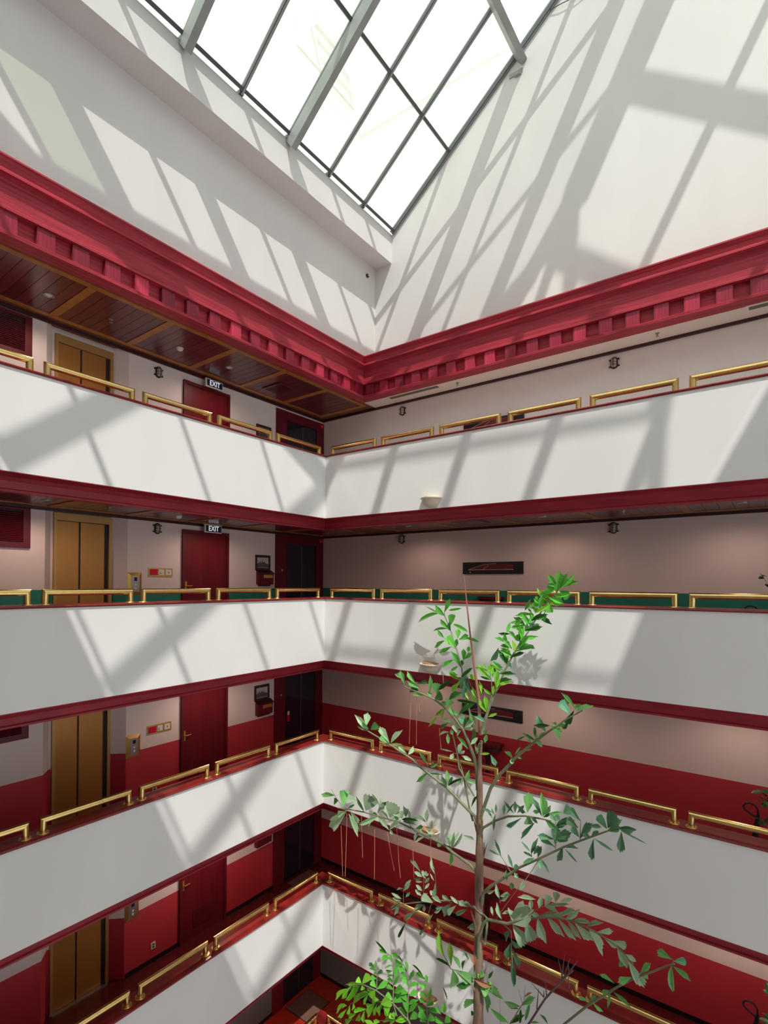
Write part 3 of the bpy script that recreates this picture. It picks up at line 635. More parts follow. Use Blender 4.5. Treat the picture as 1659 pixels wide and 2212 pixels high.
for k in range(5):  # further unseen downlights added to brighten the corridors
    z = F[k+1]-0.55 if k < 4 else 14.5
    if k < 3: downlight((-1.05, -1.68, z), 'added round fill downlight near the corner, lift-side ceiling of the %s' % LV[k])
    if k in (0, 3, 4): downlight((-1.05, -4.9, z), 'added round fill downlight by the lift, lift-side ceiling of the %s' % LV[k])
    if k < 4:
        for q, x in enumerate((1.45, 4.32, 7.25)):
            if (k, q) != (3, 1): downlight((x, 1.0, z), 'added fill downlight on the long ceiling of the %s, %s from the corner' % (LV[k], ORD[q]))
sprinkler((2.24, 1.64, 14.5), 'sprinkler on the cream soffit nearer the corner')
sprinkler((6.04, 1.64, 14.5), 'sprinkler on the cream soffit farther from the corner')
downlight((4.32, 1.0, 11.45), 'recessed downlight on the long ceiling of the second balcony down, second from the corner')
sprinkler((5.65, 1.0, 11.45), 'sprinkler on the long ceiling of the second balcony down')
def grille(loc, sx, sy, n, label, fm, sm_):
    t = empty('ceiling_vent', loc); tag(t, label, 'vent', 'ceiling vents')
    b = MB(); e = 0.04
    for x0, x1, y0, y1 in ((-sx/2, sx/2, -sy/2, -sy/2+e), (-sx/2, sx/2, sy/2-e, sy/2), (-sx/2, -sx/2+e, -sy/2+e, sy/2-e), (sx/2-e, sx/2, -sy/2+e, sy/2-e)): b.box(x0, x1, y0, y1, -0.014, 0, fm)
    b.obj('frame', t)
    b = MB(); b.box(-sx/2+e, sx/2-e, -sy/2+e, sy/2-e, -0.003, 0, M['shadowgap']); b.obj('duct_shade', t)  # flat dark sheet painted for the shade behind the slats
    ln = MB(); ln.box(-sx/2+e, sx/2-e, -0.006, 0.006, -0.012, -0.003, sm_); ln = ln.mesh('slat')
    for j in range(n): link('slat', ln, t, (0, -sy/2+e+(j+0.5)*(sy-2*e)/n, 0))
grille((-1.08, -0.32, 14.488), 0.58, 0.50, 10, 'dark square grille in the plank ceiling of the top balcony', M['plank'], M['plank'])
grille((1.18, 1.56, 14.5), 1.36, 0.21, 5, 'long slotted vent in the cream soffit near the corner', M['cream'], M['vent'])
grille((7.95, 1.55, 14.5), 1.36, 0.21, 5, 'long slotted vent in the cream soffit far from the corner', M['cream'], M['vent'])
grille((2.90, 1.0, 11.45), 0.60, 0.5, 8, 'square grille in the long ceiling of the second balcony down', M['plank'], M['steel'])
# ---- uplight bowls on the palm-side balcony fronts
def uplight(k, dry):
    t = empty('uplight_bowl', (2.625, 0.0, F[k]-0.25)); tag(t, 'cream plaster half-bowl uplight on the %s front%s' % (LV[k], ', filled with dry litter' if dry else ''), 'uplight', 'plaster uplights on the palm-side fronts')
    b = MB(); b.lathe((0, 0, 0), [(0.0, -0.115), (0.06, -0.11), (0.12, -0.075), (0.15, -0.03), (0.175, 0.025), (0.205, 0.035), (0.21, 0.05), (0.19, 0.055), (0.15, 0.03)], M['plastered'], 16, 'z', math.pi, math.pi); b.obj('bowl', t, True)
    b = MB(); b.lathe((0, 0, 0), [(0.162, -0.012), (0.168, -0.005), (0.172, 0.0)], M['plastered'], 16, 'z', math.pi, math.pi); b.obj('rim_band', t, True)
    if dry:
        b = MB(); b.lathe((0, 0, 0), [(0.16, 0.045), (0.155, 0.07), (0.08, 0.08), (0.0, 0.078)], M['leaflitter'], 16, 'z', math.pi, math.pi); o = b.obj('dry_litter', t)
    else:
        b = MB(); b.lathe((0, 0, 0), [(0.15, 0.045), (0.145, 0.085), (0.0, 0.088)], M['plastered'], 16, 'z', math.pi, math.pi); b.obj('shade_rim', t)
for k in range(1, 5): uplight(k, k < 4)
# ---- black framed relief panels on the long wall
for k in (2, 3, 4):
    t = empty('relief_panel', (2.92, 1.95, F[k]+1.58)); tag(t, 'long black panel with a red curved relief on the %s long wall' % LV[k], 'wall panel', 'black relief panels')
    b = MB(); b.box(-0.675, 0.675, -0.03, 0.0, -0.125, 0.125, M['black']); b.obj('backing', t)
    cv = [(-0.53, -0.035), (-0.42, 0.0), (-0.30, 0.035), (-0.15, 0.075), (0.1, 0.09), (0.45, 0.075), (0.48, 0.06), (0.48, -0.035)]
    b = MB(); n = len(cv); b.add([(x, -0.045, z) for x, z in cv]+[(x, -0.03, z) for x, z in cv], [tuple(range(n-1, -1, -1))]+[(i, (i+1) % n, n+(i+1) % n, n+i) for i in range(n)], M['redlacq']); b.obj('relief', t)
    b = MB(); b.tube([(-0.53, -0.047, -0.038), (0.0, -0.049, -0.038), (0.48, -0.047, -0.036)], 0.007, M['pinkedge'], 6); b.tube([(-0.53, -0.047, -0.035), (-0.3, -0.047, 0.038), (-0.15, -0.047, 0.076), (0.1, -0.047, 0.09)], 0.004, M['pinkedge'], 6); b.tube([(-0.2, -0.047, -0.035), (-0.06, -0.047, 0.06)], 0.004, M['pinkedge'], 6); b.obj('edge_line', t)
    b = MB(); b.box(-0.505, -0.48, -0.04, -0.03, -0.10, -0.075, M['brassplate']); b.obj('tag', t)
# ---- half-round console tables below the panels
for k in (1, 2, 3):
    t = empty('console_table', (2.90, 1.93, F[k])); tag(t, 'dark half-round wooden console table against the %s long wall' % LV[k], 'console table', 'half-round console tables')
    arc = [(0.30*math.cos(a), -0.26*math.sin(a)) for a in [math.pi*i/14 for i in range(15)]]
    b = MB(); b.prism([(x, y) for x, y in arc][::-1], 0.93, 0.985, M['redlacq']); b.obj('table_top', t)
    b = MB(); b.prism([(x*0.86, y*0.86) for x, y in arc][::-1], 0.82, 0.93, M['darkwood']); b.obj('apron', t)
    b = MB(); b.lathe((0, -0.12, 0), [(0.05, 0.82), (0.06, 0.7), (0.04, 0.6), (0.055, 0.35), (0.07, 0.15), (0.06, 0.06)], M['darkwood'], 14); b.obj('pedestal', t, True)
    b = MB(); b.prism([(x*0.75, y*0.75) for x, y in arc][::-1], 0.0, 0.06, M['darkwood']); b.obj('foot', t)
# ---- potted plants and looped iron stands at the far end of the long corridor
leafpot = MB(); leafpot.add([(0, 0, 0), (0.35, 0.5, 0.03), (0.35, -0.5, 0.03), (0.75, 0.38, 0.01), (0.75, -0.38, 0.01), (1, 0, -0.08), (0.35, 0, -0.03), (0.75, 0, -0.05)], [(0, 2, 6), (0, 6, 1), (2, 4, 7, 6), (6, 7, 3, 1), (4, 5, 7), (7, 5, 3)], L['pot']); leafpot = leafpot.mesh('leaf')
for k in (1, 2, 3):
    t = empty('potted_plant', (7.83, 1.25, F[k])); tag(t, 'dark bushy potted plant on the %s at the far end' % LV[k], 'potted plant', 'potted plants along the long wall')
    b = MB(); b.lathe((0, 0, 0), [(0.0, 0.0), (0.15, 0.0), (0.2, 0.36), (0.215, 0.38), (0.19, 0.38), (0.18, 0.34), (0.0, 0.34)], M['soil'], 20); b.obj('pot', t, True)
    b = MB()
    tips = []
    for j in range(16):
        a = random.uniform(0, 6.28); r = random.uniform(0.1, 0.36); h = random.uniform(0.65, 1.42)
        p = [(0, 0, 0.34), (r*0.4*math.cos(a), r*0.4*math.sin(a), h*0.7), (r*math.cos(a), r*math.sin(a), h)]
        b.tube(p, [0.008, 0.006, 0.003], M['rachis'], 5); tips.append((p, a))
    b.obj('stems', t)
    for p, a in tips:
        for q in range(6):
            u = random.uniform(0.45, 1.0); q0 = Vector(p[1]).lerp(Vector(p[2]), u)
            o = link('leaf', leafpot, t, q0, (random.uniform(-0.6, 0.6), random.uniform(-0.7, 0.5), random.uniform(0, 6.28)))
            s_ = random.uniform(0.10, 0.17); o.scale = (s_, s_*0.55, s_)
    t = empty('iron_stand', (7.40, 1.55, F[k])); tag(t, 'black iron stand with looped top beside the plant on the %s' % LV[k], 'iron stand', 'looped iron stands')
    b = MB(); b.lathe((0, 0, 0), [(0.0, 0.0), (0.13, 0.0), (0.13, 0.02), (0.05, 0.04), (0.0, 0.04)], M['blackiron'], 18); b.obj('base', t)
    b = MB(); b.tube([(0.0, 0, 0.03), (0.0, 0, 0.3), (0.02, 0, 0.60), (0.045, 0, 0.80)], [0.055, 0.05, 0.038, 0.022], M['blackiron'], 10); b.obj('post', t, True)
    b = MB(); b.tube([(0.04, 0, 0.74), (-0.06, 0, 0.79), (-0.13, 0, 0.84), (-0.14, 0, 0.89), (-0.11, 0, 0.93), (-0.06, 0, 0.945), (0.0, 0, 0.93), (0.04, 0, 0.87), (0.045, 0, 0.79)], 0.013, M['blackiron'], 8); b.obj('loop', t, True)
# ---- tiny sensor on the upper wall, thin cable on the gable wall
t = empty('wall_sensor', (-0.2, 1.62, 17.59)); tag(t, 'tiny dark sensor high on the white wall below the eaves beam', 'sensor')
b = MB(); b.lathe((0, 0, 0), [(0.045, 0.0), (0.045, 0.03), (0.03, 0.045), (0.0, 0.045)], M['blackiron'], 14, 'x'); b.obj('body', t)
b = MB(); b.lathe((0.045, 0, 0), [(0.018, 0.0), (0.012, 0.01), (0.0, 0.012)], M['offwhite'], 10, 'x'); b.obj('lens', t)
t = MB().tube([(3.95, 1.93, 21.50), (4.3, 1.9, 21.45), (4.62, 1.9, 21.40), (5.4, 1.93, 21.5)], 0.008, M['stick'], 6).obj('cable'); tag(t, 'thin cable strung along the gable wall near the glass', 'cable')
# ---- neighbouring building seen through the glass
nb = empty('neighbour_building', (-6.5, 0, -3)); tag(nb, 'cream neighbouring building seen through the glass roof', 'building')
b = MB(); b.box(-3.0, 0.0, -30, 40, 0, 60, M['extwall']); b.obj('wall', nb)
b = MB(); b.box(0.0, 0.06, 5.3, 8.6, 33.0, 38.2, M['extgrey']); b.obj('patch', nb)
b = MB()
for i in range(5): b.tube([(0.25+0.22*i, 6.0, 34.9-0.1*i), (0.25+0.22*i, 7.9, 34.9-0.1*i)], 0.055, M['extwhite'], 8)
b.box(0.0, 1.4, 5.95, 6.03, 34.2, 34.3, M['extwhite']); b.box(0.0, 1.4, 7.85, 7.93, 34.2, 34.3, M['extwhite'])
b.obj('air_conditioner_bracket', nb)
b = MB(); b.tube([(0.05, 9.0, 32.2), (0.05, 24.0, 48.3)], 0.05, M['extgrey'], 6); b.obj('pipe', nb)
FRONDS=[
('B',1,'fresh',(0.016, 0.006),[(4.036,-1.000,7.703),(3.861,-0.843,8.145),(3.694,-0.712,8.533),(3.597,-0.633,8.776),(3.563,-0.599,8.885),(3.422,-0.511,9.163),(3.268,-0.425,9.442),(3.090,-0.342,9.711),(3.078,-0.330,9.753)],[[(3.407,-0.503,9.189),(3.303,-0.523,9.266),(3.197,-0.543,9.348)],[(3.242,-0.416,9.467),(3.183,-0.436,9.498)],[(3.091,-0.344,9.702),(2.982,-0.364,9.746),(2.746,-0.384,9.854)],[(3.563,-0.599,8.885),(3.441,-0.619,9.012),(3.431,-0.639,9.018)],[(3.421,-0.509,9.172),(3.327,-0.529,9.208)]],[((3.098,-0.355,9.703),(2.960,-0.441,9.882),0.118,''),((3.085,-0.334,9.758),(3.236,-0.411,9.993),0.086,''),((2.984,-0.348,9.736),(2.743,-0.370,9.849),0.030,''),((2.963,-0.313,9.743),(2.421,-0.201,9.581),0.067,''),((3.164,-0.319,9.799),(3.427,-0.372,9.838),0.043,''),((3.239,-0.394,9.550),(3.286,-0.432,9.742),0.132,''),((3.261,-0.432,9.460),(3.261,-0.490,9.623),0.065,'d'),((3.248,-0.427,9.469),(2.980,-0.322,9.658),0.089,''),((3.162,-0.390,9.489),(2.835,-0.322,9.447),0.048,''),((3.287,-0.384,9.567),(3.598,-0.459,9.473),0.065,''),((3.420,-0.471,9.343),(3.419,-0.452,9.508),0.095,''),((3.435,-0.461,9.325),(3.590,-0.403,9.404),0.098,''),((3.556,-0.457,9.361),(3.833,-0.539,9.333),0.053,''),((3.403,-0.497,9.197),(3.401,-0.474,9.342),0.070,'d'),((3.395,-0.500,9.197),(3.264,-0.568,9.378),0.160,''),((3.138,-0.441,9.340),(3.044,-0.505,9.471),0.076,''),((3.147,-0.436,9.289),(2.879,-0.362,9.143),0.122,''),((3.305,-0.488,9.202),(3.085,-0.532,9.072),0.099,''),((3.529,-0.574,8.906),(3.331,-0.554,9.151),0.097,''),((3.560,-0.575,8.918),(3.533,-0.544,9.011),0.063,'d'),((3.577,-0.569,9.000),(3.594,-0.585,9.207),0.083,''),((3.581,-0.558,9.027),(3.726,-0.568,9.140),0.073,''),((3.646,-0.548,9.149),(3.673,-0.565,9.243),0.059,''),((3.376,-0.540,8.997),(3.210,-0.635,8.863),0.088,''),((3.504,-0.604,8.916),(3.351,-0.586,8.816),0.049,''),((3.525,-0.640,8.769),(3.336,-0.634,8.812),0.053,'')]),
('C',1,'spear',(0.028, 0.004),[(4.118,-1.050,8.013),(4.082,-1.039,8.553),(4.026,-1.032,8.872),(3.985,-1.026,9.125),(3.923,-1.018,9.499),(3.864,-1.010,9.928),(3.832,-1.005,10.174),(3.804,-1.000,10.395)],[],[]),
('A',1,'fresh',(0.022, 0.006),[(4.140,-1.050,8.025),(4.195,-0.981,8.332),(4.291,-0.907,8.655),(4.346,-0.884,8.749),(4.399,-0.837,8.953),(4.525,-0.770,9.236),(4.693,-0.696,9.528),(4.828,-0.633,9.781),(4.972,-0.576,9.990),(5.108,-0.521,10.189),(5.160,-0.500,10.266)],[],[((5.108,-0.522,10.189),(5.119,-0.558,10.444),0.127,''),((5.109,-0.499,10.198),(5.226,-0.564,10.413),0.127,''),((5.124,-0.519,10.206),(5.338,-0.594,10.401),0.115,''),((5.145,-0.506,10.215),(5.390,-0.556,10.304),0.083,''),((5.085,-0.530,10.189),(4.904,-0.493,10.186),0.138,''),((5.043,-0.533,10.214),(4.961,-0.527,10.293),0.104,''),((4.983,-0.533,10.127),(4.925,-0.568,10.196),0.070,''),((5.115,-0.545,10.155),(5.263,-0.582,10.090),0.126,''),((5.131,-0.515,10.147),(5.224,-0.499,10.041),0.092,''),((5.052,-0.557,10.095),(5.165,-0.575,10.058),0.069,''),((5.008,-0.556,10.145),(4.810,-0.564,10.092),0.069,''),((4.971,-0.573,10.110),(4.875,-0.555,10.059),0.070,''),((4.919,-0.549,10.083),(4.819,-0.494,9.970),0.105,''),((4.965,-0.554,10.058),(4.875,-0.498,9.935),0.093,''),((4.987,-0.594,9.991),(4.988,-0.624,9.835),0.127,''),((5.024,-0.549,9.991),(5.122,-0.520,10.032),0.037,''),((4.924,-0.611,9.853),(4.893,-0.548,9.690),0.060,''),((4.888,-0.582,9.988),(4.752,-0.544,9.923),0.070,''),((4.815,-0.600,10.021),(4.790,-0.619,10.081),0.047,''),((4.794,-0.615,9.917),(4.762,-0.641,9.987),0.082,''),((4.791,-0.630,9.849),(4.675,-0.568,9.963),0.070,''),((4.635,-0.645,9.861),(4.749,-0.728,10.036),0.068,''),((4.745,-0.651,9.839),(4.692,-0.674,9.888),0.035,'d'),((4.771,-0.622,9.804),(4.473,-0.659,9.783),0.070,''),((4.623,-0.660,9.800),(4.570,-0.684,9.769),0.059,''),((4.848,-0.594,9.867),(4.749,-0.601,9.863),0.070,''),((4.857,-0.618,9.911),(4.950,-0.655,9.866),0.058,''),((4.783,-0.655,9.789),(4.717,-0.695,9.679),0.070,''),((4.742,-0.640,9.752),(4.933,-0.694,9.763),0.082,''),((4.780,-0.670,9.712),(4.740,-0.672,9.581),0.105,'g'),((4.751,-0.685,9.608),(4.850,-0.625,9.669),0.070,'g'),((4.613,-0.678,9.748),(4.485,-0.674,9.641),0.094,''),((4.606,-0.660,9.703),(4.411,-0.676,9.664),0.050,''),((4.673,-0.647,9.688),(4.654,-0.650,9.537),0.059,''),((4.654,-0.690,9.637),(4.471,-0.704,9.618),0.070,''),((4.625,-0.707,9.611),(4.441,-0.719,9.612),0.059,''),((4.392,-0.742,9.512),(4.419,-0.683,9.672),0.059,''),((4.445,-0.713,9.505),(4.228,-0.714,9.501),0.059,'d'),((4.534,-0.749,9.443),(4.432,-0.785,9.560),0.071,''),((4.628,-0.713,9.533),(4.530,-0.754,9.420),0.094,''),((4.365,-0.745,9.519),(4.345,-0.697,9.372),0.071,''),((4.369,-0.774,9.381),(4.245,-0.838,9.449),0.071,''),((4.479,-0.748,9.282),(4.356,-0.737,9.413),0.071,''),((4.516,-0.749,9.241),(4.744,-0.777,9.500),0.082,''),((4.597,-0.725,9.341),(4.763,-0.701,9.340),0.047,''),((4.444,-0.754,9.297),(4.268,-0.720,9.321),0.071,''),((4.513,-0.783,9.175),(4.316,-0.872,9.268),0.082,''),((4.508,-0.794,9.185),(4.270,-0.715,9.298),0.059,''),((4.271,-0.764,9.285),(4.095,-0.667,9.033),0.102,'g'),((4.300,-0.807,9.177),(4.498,-0.768,8.999),0.086,'g'),((4.420,-0.782,9.158),(4.351,-0.771,9.090),0.083,'d'),((4.285,-0.873,8.762),(4.314,-0.868,8.966),0.061,''),((4.232,-0.862,8.842),(4.171,-0.826,9.044),0.062,''),((4.211,-0.877,8.851),(4.015,-0.815,8.882),0.043,''),((4.382,-0.820,8.949),(4.228,-0.912,9.106),0.050,''),((4.369,-0.812,8.991),(4.185,-0.742,9.055),0.047,''),((4.334,-0.913,8.732),(4.504,-0.827,8.825),0.091,'l'),((4.321,-0.909,8.776),(4.568,-0.991,8.890),0.080,'d'),((4.340,-0.917,8.860),(4.160,-0.808,9.060),0.062,'d'),((4.373,-0.908,8.921),(4.597,-0.885,8.943),0.075,'d'),((4.280,-0.792,8.897),(4.483,-0.841,8.926),0.070,''),((4.343,-0.843,8.952),(4.115,-0.781,9.050),0.091,'l'),((4.410,-0.759,9.028),(4.432,-0.779,9.312),0.085,'l'),((4.436,-0.811,9.051),(4.310,-0.902,9.285),0.078,'d'),((4.435,-0.792,9.127),(4.380,-0.695,9.297),0.085,''),((4.458,-0.788,9.154),(4.722,-0.890,9.271),0.065,'d'),((4.549,-0.829,9.250),(4.483,-0.731,9.422),0.077,'l'),((4.542,-0.771,9.254),(4.842,-0.857,9.361),0.087,'d'),((4.535,-0.738,9.290),(4.774,-0.790,9.365),0.094,''),((4.595,-0.725,9.369),(4.804,-0.627,9.307),0.069,'d'),((4.579,-0.700,9.383),(4.628,-0.799,9.667),0.070,''),((4.644,-0.771,9.411),(4.611,-0.669,9.688),0.095,''),((4.585,-0.690,9.454),(4.834,-0.605,9.486),0.084,''),((4.612,-0.683,9.524),(4.447,-0.564,9.680),0.092,'l'),((4.672,-0.745,9.570),(4.961,-0.821,9.645),0.077,'d'),((4.634,-0.619,9.622),(4.386,-0.502,9.760),0.094,'d'),((4.737,-0.653,9.651),(4.634,-0.757,9.828),0.093,''),((4.729,-0.640,9.688),(4.718,-0.588,9.855),0.077,''),((4.752,-0.693,9.715),(5.010,-0.748,9.824),0.090,'d'),((4.803,-0.578,9.771),(4.998,-0.487,9.661),0.085,'d'),((4.792,-0.655,9.827),(5.041,-0.704,9.978),0.075,'l'),((4.861,-0.634,9.862),(4.904,-0.658,10.133),0.061,''),((4.888,-0.564,9.913),(4.777,-0.664,10.050),0.059,''),((4.941,-0.542,9.942),(4.953,-0.553,10.107),0.084,'l'),((4.940,-0.563,10.005),(4.737,-0.464,10.214),0.067,'l'),((4.914,-0.530,10.018),(5.159,-0.508,9.949),0.087,'l'),((4.946,-0.577,10.079),(5.215,-0.672,9.987),0.094,''),((5.086,-0.583,10.084),(5.330,-0.692,10.130),0.075,''),((5.071,-0.509,10.124),(5.115,-0.601,10.294),0.094,''),((5.078,-0.494,10.212),(4.968,-0.606,10.400),0.074,'')]),
('D',1,'lime',(0.012, 0.004),[(4.142,-1.100,8.100),(4.223,-1.056,8.359),(4.284,-1.010,8.625),(4.254,-0.974,8.838),(4.206,-0.950,8.975)],[[(4.142,-1.100,8.100),(4.107,-1.120,8.487),(3.942,-1.140,8.883)],[(4.069,-1.041,8.467),(3.800,-1.061,8.788)]],[((4.259,-0.986,8.841),(4.057,-1.050,9.018),0.050,''),((4.216,-0.946,8.942),(3.938,-0.985,8.998),0.043,''),((4.255,-0.950,8.869),(4.321,-0.912,8.960),0.043,''),((4.253,-0.971,8.827),(4.077,-0.986,8.865),0.040,'d'),((4.343,-1.009,8.721),(4.366,-1.011,8.978),0.068,''),((4.357,-1.014,8.724),(4.402,-1.012,8.894),0.049,''),((4.296,-1.011,8.616),(4.122,-1.001,8.704),0.056,''),((4.301,-1.020,8.618),(4.329,-1.058,8.771),0.052,''),((4.219,-1.047,8.356),(4.213,-1.089,8.618),0.075,''),((4.228,-1.067,8.362),(4.095,-1.072,8.566),0.087,''),((4.118,-1.018,8.616),(4.040,-0.936,8.786),0.060,''),((4.066,-1.037,8.534),(3.926,-0.959,8.696),0.076,''),((4.046,-1.020,8.483),(3.905,-0.965,8.556),0.063,''),((4.070,-1.044,8.468),(3.633,-0.965,8.450),0.050,'d'),((4.015,-1.057,8.451),(3.844,-1.091,8.388),0.063,''),((3.786,-1.100,8.267),(4.036,-1.125,8.478),0.090,'d'),((3.915,-1.034,8.501),(3.840,-1.014,8.602),0.041,''),((3.977,-0.961,8.794),(3.895,-0.950,8.874),0.079,''),((3.849,-0.960,8.848),(3.643,-0.862,8.599),0.119,'g'),((3.854,-0.943,8.834),(3.731,-0.902,8.441),0.080,'g'),((3.843,-0.948,8.822),(3.840,-0.838,8.526),0.106,'g'),((3.740,-0.973,8.745),(3.600,-1.027,8.585),0.086,''),((3.743,-0.954,8.766),(3.472,-0.897,8.845),0.055,''),((3.739,-0.947,8.811),(3.966,-1.042,8.985),0.060,'d'),((4.156,-0.947,8.970),(4.119,-0.974,9.060),0.043,''),((4.219,-0.977,8.913),(4.229,-0.975,9.048),0.078,''),((4.257,-0.982,8.896),(4.264,-0.945,9.026),0.053,''),((4.111,-0.957,8.955),(4.018,-0.920,9.032),0.051,'')]),
('E',1,'mid',(0.03, 0.008),[(4.080,-1.050,7.182),(4.084,-1.098,7.520),(4.052,-1.123,7.688),(3.981,-1.156,7.895),(3.897,-1.188,8.089),(3.762,-1.221,8.253),(3.622,-1.250,8.385),(3.466,-1.277,8.482),(3.280,-1.304,8.543),(3.024,-1.339,8.609),(2.946,-1.350,8.637)],[],[((2.958,-1.347,8.662),(2.921,-1.421,8.892),0.080,''),((2.938,-1.340,8.741),(2.730,-1.314,8.810),0.100,''),((3.131,-1.310,8.700),(2.901,-1.222,8.864),0.082,''),((3.162,-1.316,8.693),(3.342,-1.275,8.743),0.066,'d'),((3.184,-1.305,8.589),(3.030,-1.285,8.625),0.164,'d'),((3.237,-1.324,8.634),(2.956,-1.303,8.726),0.091,''),((3.379,-1.289,8.588),(3.356,-1.232,8.843),0.080,''),((3.398,-1.276,8.519),(3.339,-1.246,8.599),0.065,''),((3.482,-1.260,8.573),(3.523,-1.309,8.746),0.161,''),((3.526,-1.268,8.638),(3.786,-1.364,8.830),0.067,'d'),((3.477,-1.295,8.499),(3.616,-1.331,8.580),0.144,'d'),((3.554,-1.247,8.466),(3.538,-1.220,8.528),0.071,''),((3.275,-1.296,8.529),(3.091,-1.334,8.523),0.047,''),((3.650,-1.231,8.397),(3.704,-1.213,8.504),0.143,''),((3.648,-1.250,8.412),(3.552,-1.220,8.461),0.076,''),((3.694,-1.240,8.507),(3.907,-1.261,8.651),0.117,'d'),((3.619,-1.245,8.372),(3.555,-1.245,8.203),0.079,'l'),((3.601,-1.257,8.361),(3.449,-1.269,8.226),0.054,'l'),((3.492,-1.250,8.229),(3.386,-1.339,8.069),0.054,'l'),((3.766,-1.207,8.285),(3.699,-1.249,8.408),0.076,''),((3.814,-1.224,8.273),(3.810,-1.241,8.366),0.076,''),((3.837,-1.219,8.254),(3.921,-1.188,8.227),0.141,'g'),((3.798,-1.193,8.197),(3.830,-1.182,8.144),0.076,'g'),((3.760,-1.216,8.173),(3.548,-1.210,8.183),0.053,''),((3.679,-1.233,8.152),(3.545,-1.272,8.059),0.064,'d'),((3.899,-1.169,8.096),(4.012,-1.221,8.293),0.091,'d'),((3.921,-1.187,8.115),(4.105,-1.260,8.260),0.113,'p'),((3.954,-1.202,8.113),(4.087,-1.223,8.140),0.062,'p'),((3.791,-1.178,8.012),(3.763,-1.199,8.136),0.114,'p'),((3.870,-1.185,8.061),(3.762,-1.149,7.989),0.088,'p'),((4.250,-1.164,8.242),(4.043,-1.112,8.298),0.074,'g'),((4.098,-1.172,8.175),(4.034,-1.241,8.388),0.074,''),((4.288,-1.168,8.325),(4.432,-1.152,8.398),0.044,'l'),((4.217,-1.166,8.061),(4.294,-1.204,8.149),0.052,''),((4.003,-1.150,7.919),(4.092,-1.159,8.115),0.078,'d'),((4.098,-1.117,7.740),(4.144,-1.039,7.919),0.070,''),((4.226,-1.134,7.924),(4.278,-1.169,8.073),0.062,''),((4.142,-1.132,7.753),(4.303,-1.118,7.786),0.040,'l'),((4.324,-1.137,7.779),(4.437,-1.206,7.659),0.076,'g'),((4.010,-1.164,7.868),(4.119,-1.139,7.994),0.062,'p')]),
('EE',1,'mid',(0.014, 0.006),[(4.069,-1.150,7.122),(3.853,-1.218,7.516),(3.841,-1.245,7.711),(3.786,-1.285,7.990),(3.755,-1.300,8.089)],[[(3.786,-1.285,7.990),(3.720,-1.305,8.039)],[(3.842,-1.245,7.717),(3.789,-1.265,7.734)]],[((3.725,-1.313,8.042),(3.515,-1.265,7.960),0.053,'p'),((3.707,-1.305,8.026),(3.735,-1.330,7.869),0.058,''),((3.797,-1.306,8.008),(3.752,-1.293,8.076),0.053,''),((3.850,-1.288,8.002),(4.068,-1.349,7.870),0.060,''),((3.865,-1.242,7.726),(3.903,-1.222,7.907),0.090,'p'),((3.887,-1.260,7.735),(3.969,-1.251,7.794),0.050,'p'),((3.908,-1.253,7.716),(4.062,-1.215,7.659),0.060,'p'),((3.780,-1.248,7.722),(3.729,-1.260,7.625),0.066,'p'),((3.765,-1.244,7.741),(3.484,-1.164,7.712),0.025,'p')]),
('G',1,'mid',(0.026, 0.007),[(4.153,-1.100,6.819),(4.341,-1.170,7.308),(4.502,-1.209,7.557),(4.654,-1.239,7.730),(4.729,-1.256,7.831),(4.901,-1.290,8.003),(5.042,-1.318,8.139),(5.136,-1.336,8.223),(5.270,-1.363,8.345),(5.351,-1.378,8.408),(5.464,-1.402,8.514),(5.604,-1.430,8.616),(5.702,-1.450,8.686)],[],[((5.601,-1.423,8.688),(5.411,-1.383,8.872),0.060,''),((5.534,-1.417,8.610),(5.424,-1.446,8.771),0.142,'g'),((5.596,-1.430,8.674),(5.655,-1.386,8.748),0.058,'d'),((5.625,-1.454,8.661),(5.840,-1.524,8.789),0.076,''),((5.589,-1.429,8.665),(5.457,-1.357,8.428),0.093,'d'),((5.526,-1.412,8.526),(5.423,-1.366,8.372),0.060,'d'),((5.210,-1.370,8.321),(5.072,-1.340,8.517),0.112,'g'),((5.267,-1.379,8.409),(5.065,-1.447,8.398),0.079,'d'),((5.279,-1.367,8.408),(5.433,-1.444,8.256),0.079,''),((5.299,-1.359,8.402),(5.419,-1.354,8.346),0.062,''),((5.305,-1.378,8.408),(5.342,-1.351,8.461),0.053,''),((5.380,-1.373,8.404),(5.466,-1.410,8.471),0.059,''),((5.046,-1.307,8.153),(4.891,-1.373,8.258),0.055,'d'),((4.922,-1.324,8.201),(4.774,-1.307,8.107),0.025,'d'),((5.056,-1.335,8.224),(5.031,-1.291,8.335),0.044,'d'),((4.977,-1.316,8.111),(4.938,-1.302,8.203),0.046,''),((5.040,-1.313,8.200),(5.143,-1.309,8.085),0.063,''),((5.091,-1.321,8.219),(5.210,-1.368,8.313),0.037,''),((5.099,-1.342,8.194),(5.018,-1.300,8.264),0.044,''),((4.748,-1.282,7.898),(4.839,-1.301,8.033),0.024,''),((4.765,-1.262,7.897),(4.863,-1.213,7.968),0.038,''),((4.911,-1.295,7.990),(5.002,-1.317,8.037),0.020,''),((4.709,-1.249,7.833),(4.564,-1.205,7.904),0.066,''),((4.690,-1.244,7.836),(4.714,-1.281,7.762),0.066,''),((4.772,-1.278,7.894),(4.842,-1.264,7.856),0.038,'')]),
